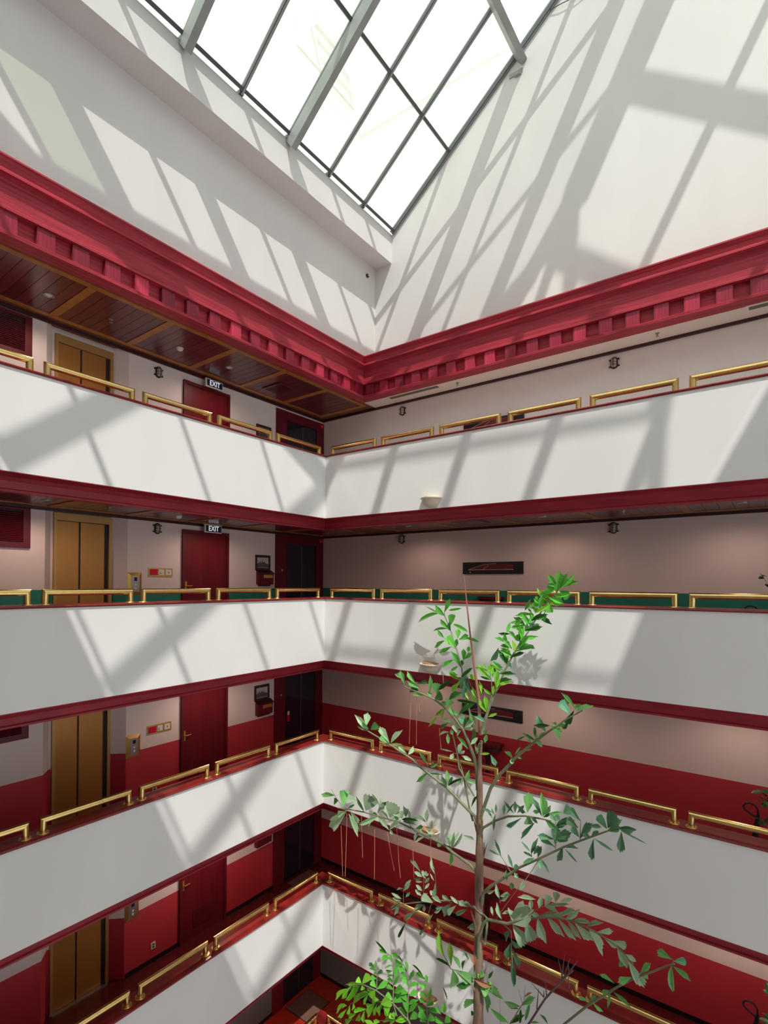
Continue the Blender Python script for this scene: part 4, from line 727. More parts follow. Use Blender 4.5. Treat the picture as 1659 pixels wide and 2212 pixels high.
('FF',1,'mid',(0.026, 0.008),[(4.106,-1.100,6.680),(4.079,-1.122,6.808),(3.987,-1.145,6.884),(3.660,-1.224,7.167),(3.377,-1.281,7.333),(3.213,-1.314,7.427),(3.099,-1.339,7.519),(2.726,-1.404,7.683),(2.490,-1.444,7.787),(2.349,-1.467,7.843),(2.233,-1.486,7.891),(2.130,-1.500,7.902)],[[(3.365,-1.284,7.343),(3.362,-1.304,7.480),(3.089,-1.324,7.513)]],[((2.330,-1.485,7.869),(2.130,-1.583,8.110),0.121,'p'),((2.288,-1.472,7.922),(2.286,-1.421,8.141),0.121,'p'),((2.364,-1.487,7.888),(2.258,-1.548,7.997),0.051,'d'),((2.368,-1.451,7.880),(2.468,-1.395,7.961),0.135,'d'),((2.304,-1.472,7.849),(2.104,-1.469,7.891),0.043,'p'),((2.726,-1.427,7.726),(2.518,-1.420,7.962),0.114,'p'),((2.703,-1.416,7.707),(2.602,-1.469,7.837),0.156,''),((2.750,-1.418,7.728),(2.927,-1.372,7.952),0.100,'p'),((2.753,-1.422,7.718),(3.027,-1.496,7.768),0.036,''),((3.018,-1.372,7.596),(2.799,-1.293,7.670),0.068,'p'),((3.025,-1.338,7.577),(3.084,-1.273,7.700),0.085,'p'),((3.334,-1.304,7.497),(3.203,-1.301,7.639),0.067,''),((3.392,-1.284,7.444),(3.539,-1.324,7.540),0.062,''),((3.350,-1.284,7.352),(3.112,-1.266,7.129),0.083,''),((3.362,-1.279,7.341),(3.591,-1.260,7.368),0.027,'d'),((3.672,-1.245,7.188),(3.620,-1.321,7.363),0.053,'d'),((3.689,-1.241,7.272),(3.641,-1.217,7.432),0.061,''),((3.667,-1.214,7.189),(3.739,-1.200,7.354),0.053,'d'),((3.676,-1.206,7.200),(3.924,-1.276,7.394),0.040,'d')]),
('FG',1,'mid',(0.016, 0.008),[(4.030,-1.100,6.729),(3.986,-1.117,6.873),(3.907,-1.170,7.371),(3.843,-1.200,7.645)],[],[((3.813,-1.164,7.219),(3.854,-1.168,7.347),0.053,''),((3.919,-1.143,7.296),(3.987,-1.151,7.487),0.081,''),((3.945,-1.144,7.314),(4.067,-1.079,7.287),0.042,''),((4.012,-1.119,6.939),(4.132,-1.195,7.155),0.052,'d')]),
('H',1,'dusty_shaded',(0.026, 0.008),[(4.119,-1.100,5.840),(4.081,-1.090,5.986),(3.977,-1.082,6.053),(3.677,-1.063,6.132),(3.512,-1.052,6.201),(3.249,-1.038,6.228),(3.054,-1.028,6.248),(2.648,-1.008,6.290),(2.436,-0.998,6.279),(2.129,-0.985,6.260),(1.856,-0.974,6.244),(1.524,-0.961,6.197),(1.229,-0.950,6.144)],[[(1.378,-0.955,6.184),(1.225,-0.975,6.325),(1.107,-0.995,6.477)],[(2.415,-0.997,6.273),(2.238,-1.017,6.454),(2.090,-1.037,6.637)],[(2.894,-1.020,6.264),(2.808,-1.040,6.411),(2.722,-1.060,6.526)],[(3.268,-1.039,6.234),(3.195,-1.059,6.475)],[(1.867,-0.974,6.247),(1.712,-0.994,6.470)]],[((1.450,-0.956,6.158),(0.746,-0.743,5.546),0.273,'p'),((1.436,-0.967,6.140),(1.196,-0.952,5.999),0.126,'p'),((1.499,-0.958,6.117),(1.700,-0.916,5.729),0.117,'p'),((1.542,-0.954,6.164),(1.636,-0.839,5.896),0.125,'p'),((1.487,-0.973,6.209),(1.686,-1.017,6.347),0.040,'d'),((1.349,-0.936,6.198),(1.299,-0.838,6.464),0.180,'m'),((1.146,-0.942,6.350),(0.774,-0.934,6.294),0.128,'m'),((1.248,-0.945,6.284),(1.143,-0.965,6.246),0.127,'d'),((1.677,-0.951,6.394),(1.481,-1.009,6.399),0.164,''),((1.880,-0.990,6.265),(1.755,-1.062,6.520),0.063,'d'),((1.889,-0.959,6.274),(1.994,-0.926,6.535),0.285,''),((2.224,-0.998,6.461),(2.059,-1.011,6.630),0.038,'d'),((2.180,-0.967,6.353),(2.397,-1.005,6.575),0.089,'d'),((2.172,-0.985,6.306),(2.340,-1.070,6.565),0.096,''),((2.160,-0.969,6.262),(1.948,-0.921,6.224),0.077,'d'),((2.298,-0.983,6.389),(2.282,-1.019,6.516),0.088,''),((2.424,-0.981,6.303),(2.524,-1.009,6.575),0.256,''),((2.410,-0.991,6.286),(2.275,-1.010,6.392),0.047,'d'),((2.495,-0.994,6.377),(2.667,-0.919,6.397),0.117,''),((2.628,-1.009,6.335),(2.525,-1.008,6.357),0.060,'d'),((2.773,-1.016,6.426),(2.778,-1.085,6.615),0.103,''),((2.850,-1.027,6.369),(2.840,-1.045,6.585),0.059,''),((2.691,-1.012,6.353),(3.033,-1.088,6.465),0.056,'d'),((2.704,-1.002,6.320),(3.018,-1.093,6.391),0.078,''),((2.920,-1.030,6.356),(2.986,-1.044,6.493),0.055,''),((3.166,-1.028,6.448),(2.865,-0.947,6.451),0.086,''),((3.195,-1.044,6.469),(3.220,-1.071,6.684),0.093,''),((3.256,-1.051,6.362),(3.292,-1.067,6.520),0.071,''),((3.177,-1.043,6.321),(3.336,-1.061,6.325),0.064,'p'),((2.972,-1.020,6.286),(3.102,-1.014,6.353),0.073,'d'),((2.186,-1.003,6.264),(1.849,-1.117,6.058),0.081,'p'),((2.131,-0.987,6.244),(1.931,-0.982,6.014),0.081,'p'),((2.189,-0.978,6.256),(2.474,-1.079,6.160),0.089,'p'),((2.451,-1.017,6.121),(2.706,-1.093,6.370),0.087,'p'),((2.441,-1.003,6.113),(2.513,-1.017,6.055),0.047,'p'),((3.044,-1.011,6.255),(2.921,-1.029,6.048),0.076,''),((3.155,-1.037,6.216),(2.959,-1.072,6.084),0.065,''),((3.450,-1.037,6.208),(3.369,-1.008,6.109),0.070,'p'),((3.634,-1.049,6.191),(3.558,-0.978,6.405),0.080,''),((3.643,-1.065,6.185),(3.709,-1.094,6.460),0.069,''),((3.621,-1.057,6.205),(3.588,-1.126,6.392),0.069,''),((3.656,-1.058,6.247),(3.723,-0.958,6.428),0.045,''),((3.660,-1.064,6.205),(3.882,-1.129,6.493),0.052,''),((3.838,-1.045,6.441),(4.050,-1.100,6.456),0.051,''),((3.642,-1.063,6.153),(3.681,-1.147,5.955),0.073,'d')]),
('I',1,'dark',(0.024, 0.008),[(4.111,-1.100,6.344),(4.153,-1.154,6.560),(4.237,-1.193,6.719),(4.457,-1.255,6.905),(4.665,-1.311,7.040),(4.930,-1.382,7.143),(5.211,-1.463,7.206),(5.332,-1.500,7.226)],[],[((4.459,-1.262,6.996),(4.412,-1.258,6.740),0.075,''),((4.401,-1.237,6.913),(4.311,-1.199,6.994),0.033,''),((4.430,-1.248,6.969),(4.385,-1.237,7.056),0.026,''),((4.464,-1.256,7.010),(4.478,-1.288,7.155),0.033,''),((4.409,-1.254,7.009),(4.219,-1.194,6.998),0.041,''),((4.599,-1.298,7.031),(4.604,-1.294,7.189),0.042,''),((4.630,-1.299,7.054),(4.750,-1.300,7.242),0.026,''),((4.759,-1.321,7.110),(4.569,-1.248,7.223),0.048,''),((4.784,-1.345,7.126),(4.792,-1.367,7.303),0.050,''),((4.955,-1.374,7.181),(4.760,-1.325,7.254),0.040,''),((4.821,-1.364,7.142),(4.930,-1.386,7.289),0.047,''),((4.982,-1.407,7.213),(5.005,-1.397,7.483),0.151,'m'),((4.938,-1.366,7.187),(4.855,-1.340,7.170),0.047,''),((5.189,-1.438,7.225),(5.072,-1.442,7.439),0.069,''),((5.209,-1.458,7.237),(5.229,-1.554,7.567),0.117,'m'),((5.225,-1.464,7.270),(5.317,-1.479,7.412),0.069,''),((5.164,-1.446,7.275),(5.063,-1.436,7.258),0.054,'m'),((5.295,-1.471,7.305),(5.456,-1.396,7.334),0.063,'m'),((5.292,-1.464,7.302),(5.390,-1.516,7.254),0.063,''),((5.207,-1.450,7.221),(5.317,-1.457,7.306),0.039,'d'),((4.880,-1.365,7.095),(4.624,-1.319,6.867),0.072,''),((4.988,-1.384,7.166),(4.987,-1.380,7.033),0.120,'m'),((5.085,-1.417,7.108),(4.885,-1.428,6.822),0.070,''),((5.022,-1.401,7.181),(5.117,-1.391,7.094),0.046,''),((5.247,-1.487,7.218),(5.407,-1.568,7.173),0.075,'d')]),
('J',1,'dark',(0.026, 0.008),[(4.206,-1.150,5.582),(4.239,-1.187,5.767),(4.367,-1.220,5.926),(4.661,-1.291,6.217),(4.827,-1.334,6.390),(5.140,-1.410,6.647),(5.477,-1.500,6.934),(5.842,-1.600,7.209),(6.056,-1.663,7.368),(6.177,-1.700,7.452)],[[(5.140,-1.409,6.633),(5.051,-1.429,6.463),(4.988,-1.449,6.356),(4.940,-1.469,6.253)],[(5.378,-1.476,6.881),(5.391,-1.496,7.077),(5.383,-1.516,7.305)],[(5.711,-1.565,7.132),(5.722,-1.585,7.382)],[(5.035,-1.391,6.633),(5.035,-1.411,6.751)],[(4.712,-1.306,6.284),(4.576,-1.326,6.469),(4.484,-1.346,6.542)]],[((4.798,-1.333,6.338),(4.803,-1.347,6.444),0.073,''),((4.764,-1.322,6.307),(4.829,-1.337,6.252),0.057,''),((4.748,-1.319,6.344),(4.695,-1.374,6.561),0.041,''),((4.564,-1.298,6.454),(4.452,-1.258,6.650),0.052,''),((4.553,-1.325,6.469),(4.417,-1.386,6.538),0.032,''),((4.637,-1.269,6.128),(4.643,-1.302,6.288),0.068,''),((5.037,-1.396,6.677),(5.118,-1.389,6.903),0.064,''),((5.029,-1.393,6.687),(4.917,-1.454,6.828),0.031,''),((5.071,-1.412,6.680),(5.124,-1.368,6.801),0.064,''),((5.126,-1.408,6.655),(5.182,-1.451,6.838),0.088,''),((5.044,-1.376,6.630),(4.915,-1.376,6.658),0.040,''),((5.083,-1.406,6.641),(4.935,-1.443,6.534),0.055,''),((5.157,-1.417,6.655),(5.187,-1.462,6.550),0.070,''),((5.167,-1.407,6.661),(5.248,-1.323,6.455),0.039,''),((5.377,-1.471,6.892),(5.144,-1.425,6.952),0.077,''),((5.366,-1.482,6.998),(5.155,-1.531,7.009),0.083,''),((5.401,-1.506,6.979),(5.510,-1.440,7.063),0.106,''),((5.375,-1.466,6.929),(5.429,-1.556,7.201),0.136,''),((5.386,-1.482,7.017),(5.597,-1.560,7.173),0.121,''),((5.397,-1.497,7.184),(5.643,-1.591,7.350),0.077,''),((5.382,-1.490,7.151),(5.531,-1.514,7.331),0.106,''),((5.381,-1.489,7.229),(5.412,-1.466,7.321),0.077,''),((5.499,-1.534,7.381),(5.587,-1.572,7.481),0.134,''),((5.482,-1.514,6.941),(5.380,-1.437,6.681),0.090,''),((5.492,-1.505,6.940),(5.664,-1.466,6.977),0.067,''),((5.505,-1.505,6.931),(5.672,-1.532,6.815),0.029,''),((5.696,-1.556,7.149),(5.622,-1.602,7.272),0.088,''),((5.693,-1.591,7.275),(5.548,-1.569,7.342),0.102,''),((5.716,-1.586,7.368),(5.524,-1.493,7.464),0.102,''),((5.711,-1.568,7.146),(5.848,-1.580,7.377),0.102,''),((5.788,-1.583,7.324),(5.970,-1.594,7.367),0.059,''),((5.838,-1.586,7.202),(5.748,-1.610,7.223),0.064,''),((5.854,-1.602,7.226),(5.942,-1.624,7.321),0.059,''),((6.043,-1.655,7.385),(5.945,-1.684,7.527),0.106,''),((6.055,-1.658,7.402),(6.202,-1.608,7.521),0.057,''),((6.055,-1.658,7.402),(6.136,-1.722,7.615),0.156,''),((6.044,-1.660,7.363),(6.188,-1.702,7.456),0.111,''),((6.184,-1.683,7.448),(6.370,-1.741,7.498),0.110,''),((6.186,-1.689,7.426),(6.474,-1.635,7.325),0.020,''),((6.213,-1.715,7.420),(6.218,-1.786,7.203),0.090,''),((5.876,-1.596,7.192),(5.838,-1.580,6.901),0.081,''),((5.884,-1.626,7.219),(6.092,-1.565,7.103),0.036,'')]),
('K',1,'dusty_shaded',(0.024, 0.006),[(4.146,-1.150,4.784),(4.193,-1.232,5.133),(4.299,-1.295,5.410),(4.377,-1.321,5.516),(4.706,-1.405,5.626),(4.963,-1.475,5.812),(5.208,-1.545,5.977),(5.394,-1.600,6.075),(5.573,-1.655,6.145),(5.717,-1.703,6.186),(5.858,-1.754,6.202),(6.033,-1.821,6.219),(6.176,-1.884,6.213),(6.315,-1.951,6.188),(6.401,-2.000,6.158)],[[(5.047,-1.501,5.922),(5.184,-1.521,6.068),(5.429,-1.541,6.251)],[(4.524,-1.356,5.605),(4.692,-1.376,5.887),(4.869,-1.396,6.181)],[(4.580,-1.357,5.838),(4.573,-1.377,5.934)]],[((4.736,-1.403,5.651),(5.092,-1.545,6.017),0.290,''),((4.793,-1.429,5.701),(4.717,-1.398,5.848),0.082,''),((5.078,-1.508,6.008),(5.104,-1.578,6.206),0.083,''),((5.151,-1.548,6.181),(4.928,-1.615,6.174),0.066,''),((4.788,-1.416,5.648),(5.014,-1.526,5.538),0.190,''),((4.984,-1.489,5.820),(5.113,-1.517,5.602),0.169,''),((5.175,-1.534,5.945),(5.315,-1.607,5.706),0.138,''),((5.323,-1.593,6.038),(5.554,-1.633,5.913),0.126,''),((5.466,-1.611,6.082),(5.676,-1.534,5.848),0.094,''),((5.587,-1.657,6.138),(5.752,-1.596,5.933),0.087,''),((5.684,-1.676,6.159),(5.887,-1.601,5.958),0.121,''),((5.854,-1.740,6.194),(6.045,-1.743,5.943),0.133,''),((5.197,-1.555,6.089),(5.209,-1.492,6.217),0.072,''),((5.290,-1.581,6.164),(5.328,-1.550,6.301),0.096,''),((5.415,-1.582,6.265),(5.445,-1.615,6.408),0.089,''),((5.479,-1.615,6.305),(5.619,-1.548,6.363),0.049,''),((5.319,-1.584,6.190),(5.582,-1.557,6.287),0.040,''),((5.266,-1.551,6.140),(5.442,-1.537,6.130),0.081,''),((5.209,-1.548,5.992),(5.389,-1.503,6.100),0.072,''),((5.319,-1.582,6.038),(5.517,-1.475,6.127),0.065,''),((5.448,-1.599,6.089),(5.638,-1.542,6.246),0.064,''),((5.578,-1.672,6.156),(5.742,-1.680,6.347),0.087,''),((5.677,-1.697,6.187),(5.910,-1.767,6.293),0.068,''),((5.841,-1.738,6.207),(6.028,-1.781,6.353),0.066,''),((5.967,-1.797,6.218),(6.137,-1.712,6.253),0.065,''),((6.045,-1.824,6.213),(6.203,-1.793,6.125),0.073,''),((6.160,-1.864,6.232),(6.304,-1.870,6.234),0.085,''),((6.216,-1.909,6.219),(6.311,-1.844,5.956),0.125,''),((6.318,-1.964,6.208),(6.426,-1.989,6.186),0.056,''),((6.346,-1.994,6.166),(6.450,-2.025,5.961),0.095,''),((6.351,-1.966,6.140),(6.504,-1.909,5.868),0.109,''),((5.080,-1.511,5.939),(5.196,-1.553,6.004),0.064,''),((4.574,-1.362,5.898),(4.538,-1.409,6.102),0.071,''),((4.568,-1.348,5.919),(4.727,-1.387,6.024),0.071,''),((4.747,-1.433,6.053),(4.609,-1.440,5.903),0.053,''),((4.617,-1.383,5.640),(4.551,-1.419,5.857),0.077,''),((4.474,-1.352,5.614),(4.432,-1.333,5.726),0.044,''),((4.608,-1.364,5.701),(4.731,-1.356,5.788),0.044,''),((4.898,-1.467,6.180),(4.955,-1.461,6.313),0.075,''),((4.488,-1.316,5.966),(4.319,-1.272,5.840),0.051,''),((4.786,-1.454,6.135),(4.792,-1.469,6.246),0.069,'d')]),
('KK',1,'dark',(0.01, 0.005),[(4.455,-1.200,5.476),(4.591,-1.249,5.485),(4.717,-1.301,5.471),(4.775,-1.418,5.263),(4.826,-1.500,5.128)],[],[((4.704,-1.288,5.460),(4.576,-1.211,5.216),0.104,''),((4.763,-1.371,5.394),(4.675,-1.402,5.123),0.103,''),((4.742,-1.339,5.383),(4.872,-1.354,5.327),0.077,''),((4.768,-1.382,5.299),(4.911,-1.449,5.128),0.076,''),((4.789,-1.432,5.248),(4.840,-1.475,4.836),0.069,'')]),
('L',1,'dusty_shaded',(0.02, 0.006),[(4.252,-1.150,5.024),(4.273,-1.117,5.300),(4.258,-1.107,5.378),(4.142,-1.090,5.433),(3.929,-1.067,5.434),(3.787,-1.053,5.421),(3.551,-1.031,5.340),(3.272,-1.007,5.222),(3.029,-0.986,5.104),(2.701,-0.959,4.941),(2.583,-0.950,4.873)],[[(2.701,-0.960,4.951),(2.707,-0.980,5.185),(2.750,-1.000,5.291)],[(3.200,-1.001,5.222),(3.131,-1.021,5.295),(3.137,-1.041,5.433),(3.154,-1.061,5.565),(3.115,-1.081,5.658)],[(3.348,-1.013,5.272),(3.359,-1.033,5.497),(3.359,-1.053,5.660),(3.353,-1.073,5.811)],[(3.127,-0.994,5.104),(2.942,-1.014,4.927),(2.802,-1.034,4.704)],[(3.272,-1.007,5.202),(3.139,-1.027,4.743)]],[((4.268,-1.128,5.374),(3.883,-1.054,5.041),0.115,''),((4.215,-1.118,5.367),(3.989,-1.142,5.102),0.072,'p'),((4.231,-1.112,5.397),(4.078,-1.182,5.536),0.062,''),((3.916,-1.061,5.352),(3.651,-0.975,5.121),0.064,''),((3.731,-1.047,5.342),(3.565,-1.073,5.143),0.086,''),((3.630,-1.036,5.319),(3.442,-0.971,5.006),0.122,''),((3.784,-1.067,5.381),(3.653,-1.099,5.479),0.048,''),((3.656,-1.025,5.323),(3.429,-0.991,5.377),0.061,''),((3.456,-1.036,5.274),(3.278,-1.037,5.316),0.088,''),((3.467,-1.016,5.192),(3.295,-1.007,5.036),0.056,''),((3.474,-1.009,5.210),(3.303,-0.983,5.105),0.067,''),((3.938,-1.065,5.400),(3.797,-1.112,5.463),0.085,''),((3.977,-1.061,5.449),(3.877,-1.067,5.461),0.043,''),((3.301,-1.018,5.209),(3.123,-1.082,5.282),0.125,''),((3.119,-0.981,5.085),(3.081,-0.937,4.941),0.057,''),((3.113,-1.008,5.105),(2.856,-0.937,4.916),0.101,''),((2.905,-0.956,4.884),(2.640,-0.885,4.585),0.088,''),((2.961,-0.988,4.950),(3.080,-0.993,5.067),0.069,''),((2.725,-0.938,4.625),(2.499,-0.859,4.206),0.048,'d'),((3.114,-1.005,4.712),(3.056,-1.023,4.601),0.046,'d'),((3.296,-1.007,5.027),(3.146,-0.946,4.797),0.028,''),((2.586,-0.936,4.918),(2.503,-0.950,4.648),0.071,''),((2.612,-0.938,4.908),(2.334,-0.865,4.656),0.060,''),((2.701,-0.971,5.159),(2.851,-1.006,5.348),0.071,''),((2.718,-0.970,5.246),(2.850,-0.960,5.392),0.048,''),((2.703,-0.975,5.202),(2.520,-0.934,5.109),0.052,''),((2.738,-0.961,5.067),(2.845,-0.988,5.198),0.048,''),((2.673,-0.974,5.019),(2.461,-0.975,5.046),0.048,''),((2.647,-0.953,4.969),(2.480,-0.965,4.971),0.053,''),((3.054,-0.985,5.586),(2.756,-0.858,5.677),0.069,''),((3.092,-0.998,5.536),(2.936,-1.003,5.575),0.064,''),((3.148,-0.995,5.524),(3.071,-0.985,5.632),0.068,''),((3.067,-0.977,5.508),(2.869,-0.953,5.410),0.051,''),((3.164,-1.003,5.572),(3.168,-1.029,5.673),0.046,''),((3.143,-0.987,5.558),(3.186,-0.963,5.611),0.033,''),((3.123,-0.990,5.444),(3.242,-1.036,5.593),0.051,''),((3.086,-0.987,5.450),(2.945,-0.977,5.402),0.033,''),((3.085,-0.984,5.300),(2.953,-0.981,5.357),0.058,''),((3.135,-1.009,5.359),(3.192,-0.953,5.451),0.046,''),((3.061,-0.982,5.212),(2.940,-0.978,5.276),0.064,''),((3.120,-0.984,5.254),(3.184,-0.995,5.302),0.033,''),((3.329,-1.014,5.671),(3.245,-1.008,5.908),0.067,''),((3.327,-1.030,5.745),(3.225,-0.993,5.822),0.035,''),((3.318,-1.013,5.551),(3.235,-1.007,5.646),0.028,''),((3.334,-0.999,5.299),(3.375,-1.071,5.568),0.046,''),((3.325,-1.022,5.325),(3.254,-1.035,5.393),0.067,''),((3.335,-1.029,5.332),(3.331,-1.052,5.448),0.045,'')]),
('M',1,'mid',(0.016, 0.008),[(4.417,-1.200,3.022),(5.014,-1.402,3.995),(5.540,-1.594,4.807),(5.871,-1.722,5.294),(6.111,-1.813,5.599),(6.184,-1.844,5.703),(6.375,-1.921,5.935),(6.555,-1.993,6.126),(6.734,-2.071,6.325),(6.803,-2.100,6.390)],[[(6.786,-2.093,6.374),(6.796,-2.113,6.440)]],[((6.784,-2.081,6.417),(6.617,-2.018,6.413),0.084,''),((6.800,-2.108,6.421),(6.908,-2.118,6.473),0.073,'g'),((6.779,-2.101,6.362),(6.772,-2.045,6.033),0.063,''),((6.795,-2.105,6.363),(6.956,-2.129,6.296),0.069,''),((6.463,-1.967,6.061),(6.563,-1.993,6.229),0.067,''),((6.464,-1.971,6.044),(6.538,-1.944,6.047),0.050,''),((6.366,-1.923,5.953),(6.229,-1.966,5.858),0.079,''),((6.176,-1.850,5.753),(6.005,-1.823,5.782),0.052,''),((6.121,-1.817,5.627),(6.035,-1.858,5.587),0.052,''),((6.117,-1.800,5.604),(6.109,-1.885,5.462),0.041,''),((6.163,-1.835,5.638),(6.358,-1.877,5.582),0.052,''),((5.870,-1.718,5.322),(5.745,-1.767,5.347),0.043,''),((5.883,-1.727,5.334),(5.952,-1.762,5.452),0.050,''),((5.917,-1.741,5.339),(6.029,-1.708,5.262),0.049,''),((6.290,-1.908,6.037),(6.239,-1.932,6.054),0.058,'')]),
('N',1,'mid',(0.012, 0.006),[(4.168,-1.100,3.971),(4.099,-1.168,4.321),(4.037,-1.188,4.383),(3.828,-1.242,4.506),(3.754,-1.257,4.509),(3.662,-1.300,4.693)],[[(4.186,-1.139,4.213),(4.307,-1.159,4.514),(4.273,-1.179,4.717)]],[((3.661,-1.297,4.678),(3.628,-1.428,5.094),0.117,'l'),((3.755,-1.247,4.543),(3.701,-1.194,4.837),0.093,'l'),((3.899,-1.236,4.560),(3.756,-1.195,4.687),0.083,''),((3.756,-1.276,4.554),(3.450,-1.215,4.535),0.045,'d'),((3.785,-1.259,4.510),(3.723,-1.156,4.106),0.176,''),((3.809,-1.234,4.506),(4.078,-1.127,4.365),0.156,''),((3.818,-1.194,4.247),(4.057,-1.201,4.387),0.108,'d'),((4.089,-1.179,4.479),(4.215,-1.146,4.633),0.154,''),((3.932,-1.216,4.550),(3.976,-1.260,4.738),0.062,'d'),((4.049,-1.245,4.748),(3.961,-1.216,4.825),0.029,'d'),((4.111,-1.195,4.681),(4.114,-1.232,4.833),0.091,'b'),((4.117,-1.191,4.473),(4.386,-1.179,4.472),0.082,'b'),((4.149,-1.183,4.431),(4.502,-1.006,4.259),0.134,''),((4.165,-1.157,4.396),(4.182,-1.130,4.088),0.096,'g'),((4.228,-1.169,4.381),(4.341,-1.168,4.061),0.119,'d'),((4.203,-1.177,4.387),(4.327,-1.200,4.369),0.119,''),((4.156,-1.136,4.158),(3.834,-1.078,3.888),0.105,''),((4.075,-1.087,3.891),(4.014,-1.110,3.877),0.062,'d'),((4.180,-1.188,4.513),(4.169,-1.153,4.565),0.061,'l'),((4.331,-1.182,4.577),(4.419,-1.226,4.744),0.052,'d'),((4.315,-1.177,4.528),(4.363,-1.129,4.367),0.036,'d'),((4.309,-1.163,4.479),(4.362,-1.158,4.513),0.043,'l')]),
('NN',1,'mid',(0.01, 0.005),[(4.415,-1.200,3.472),(4.593,-1.304,3.940),(4.741,-1.378,4.262),(4.912,-1.462,4.616),(4.988,-1.500,4.771)],[[(4.958,-1.486,4.712),(4.903,-1.506,4.899)],[(4.987,-1.500,4.783),(5.006,-1.520,5.002)],[(4.581,-1.322,4.020),(4.574,-1.342,4.573)]],[((4.457,-1.392,4.351),(4.709,-1.334,4.223),0.086,''),((4.917,-1.476,4.652),(4.731,-1.570,4.682),0.082,''),((4.890,-1.439,4.579),(4.753,-1.426,4.516),0.033,'d'),((4.936,-1.462,4.664),(5.127,-1.520,4.896),0.082,''),((4.991,-1.509,4.825),(5.077,-1.467,4.909),0.034,'b'),((4.749,-1.399,4.292),(4.921,-1.325,4.436),0.084,'d'),((4.893,-1.412,4.372),(4.919,-1.448,4.587),0.043,'d'),((4.973,-1.428,4.459),(5.014,-1.377,4.670),0.043,''),((5.053,-1.447,4.481),(5.167,-1.464,4.562),0.042,''),((5.289,-1.476,4.602),(5.207,-1.511,4.716),0.041,'d')]),
('O',1,'stick',(0.016, 0.01),[(4.550,-1.200,3.545),(5.010,-1.396,4.409),(5.270,-1.526,4.944),(5.531,-1.642,5.383),(5.667,-1.700,5.586)],[[(5.532,-1.645,5.396),(5.483,-1.665,5.627)],[(5.520,-1.642,5.389),(5.558,-1.662,5.702)],[(5.545,-1.650,5.415),(5.625,-1.670,5.691)],[(5.619,-1.683,5.534),(5.614,-1.703,5.662)],[(5.632,-1.689,5.553),(5.727,-1.709,5.735)],[(5.145,-1.470,4.723),(5.175,-1.490,5.015)],[(5.259,-1.529,4.964),(5.101,-1.549,5.086)],[(5.260,-1.532,4.977),(5.266,-1.552,5.073)],[(5.298,-1.542,5.013),(5.281,-1.562,5.222)],[(5.605,-1.634,5.313),(5.600,-1.654,5.508)]],[]),
('P2',2,'fresh',(0.01, 0.004),[(3.229,-1.900,3.971),(3.093,-1.811,4.049),(3.025,-1.696,4.222),(2.902,-1.546,4.448),(2.776,-1.500,4.456)],[],[((2.756,-1.494,4.444),(2.553,-1.543,4.603),0.031,'d'),((2.760,-1.499,4.449),(2.598,-1.495,4.454),0.088,''),((2.848,-1.535,4.431),(2.685,-1.568,4.405),0.087,''),((2.915,-1.586,4.427),(2.882,-1.583,4.547),0.058,''),((2.924,-1.598,4.401),(2.818,-1.620,4.342),0.050,''),((2.943,-1.612,4.330),(2.779,-1.587,4.244),0.058,''),((2.974,-1.635,4.284),(2.806,-1.603,4.178),0.058,''),((3.012,-1.688,4.236),(2.871,-1.671,4.210),0.077,''),((3.033,-1.707,4.208),(3.139,-1.712,4.404),0.063,''),((3.012,-1.667,4.272),(3.018,-1.602,4.431),0.099,''),((3.047,-1.726,4.154),(2.927,-1.747,4.184),0.076,''),((3.078,-1.769,4.159),(3.263,-1.809,4.340),0.111,''),((3.078,-1.790,4.064),(2.972,-1.829,4.110),0.110,''),((3.091,-1.808,4.046),(3.210,-1.728,4.158),0.141,''),((3.021,-1.543,4.497),(2.855,-1.545,4.539),0.072,''),((3.107,-1.582,4.520),(3.033,-1.626,4.623),0.027,'d'),((3.126,-1.587,4.481),(2.958,-1.582,4.443),0.112,'')]),
('P4',2,'fresh',(0.01, 0.004),[(3.426,-1.900,3.999),(3.387,-1.863,4.035),(3.283,-1.677,4.280),(3.175,-1.571,4.408),(3.037,-1.500,4.455)],[],[((3.169,-1.562,4.388),(3.053,-1.611,4.427),0.085,''),((3.197,-1.583,4.426),(3.160,-1.595,4.574),0.057,''),((3.220,-1.616,4.334),(3.081,-1.606,4.351),0.084,''),((3.245,-1.632,4.331),(3.382,-1.689,4.570),0.062,''),((3.263,-1.657,4.271),(3.159,-1.634,4.342),0.083,''),((3.285,-1.669,4.276),(3.439,-1.645,4.391),0.070,''),((3.413,-1.649,4.382),(3.573,-1.614,4.363),0.061,''),((3.294,-1.704,4.207),(3.157,-1.715,4.186),0.096,''),((3.340,-1.751,4.222),(3.443,-1.694,4.305),0.082,''),((3.328,-1.776,4.138),(3.125,-1.690,4.143),0.109,''),((3.344,-1.779,4.124),(3.541,-1.826,4.317),0.082,''),((3.388,-1.864,4.072),(3.356,-1.923,4.256),0.107,''),((3.385,-1.838,4.053),(3.552,-1.885,4.303),0.107,''),((3.384,-1.879,4.045),(3.154,-1.814,4.020),0.055,''),((3.442,-1.883,4.018),(3.541,-1.846,4.123),0.106,'')]),
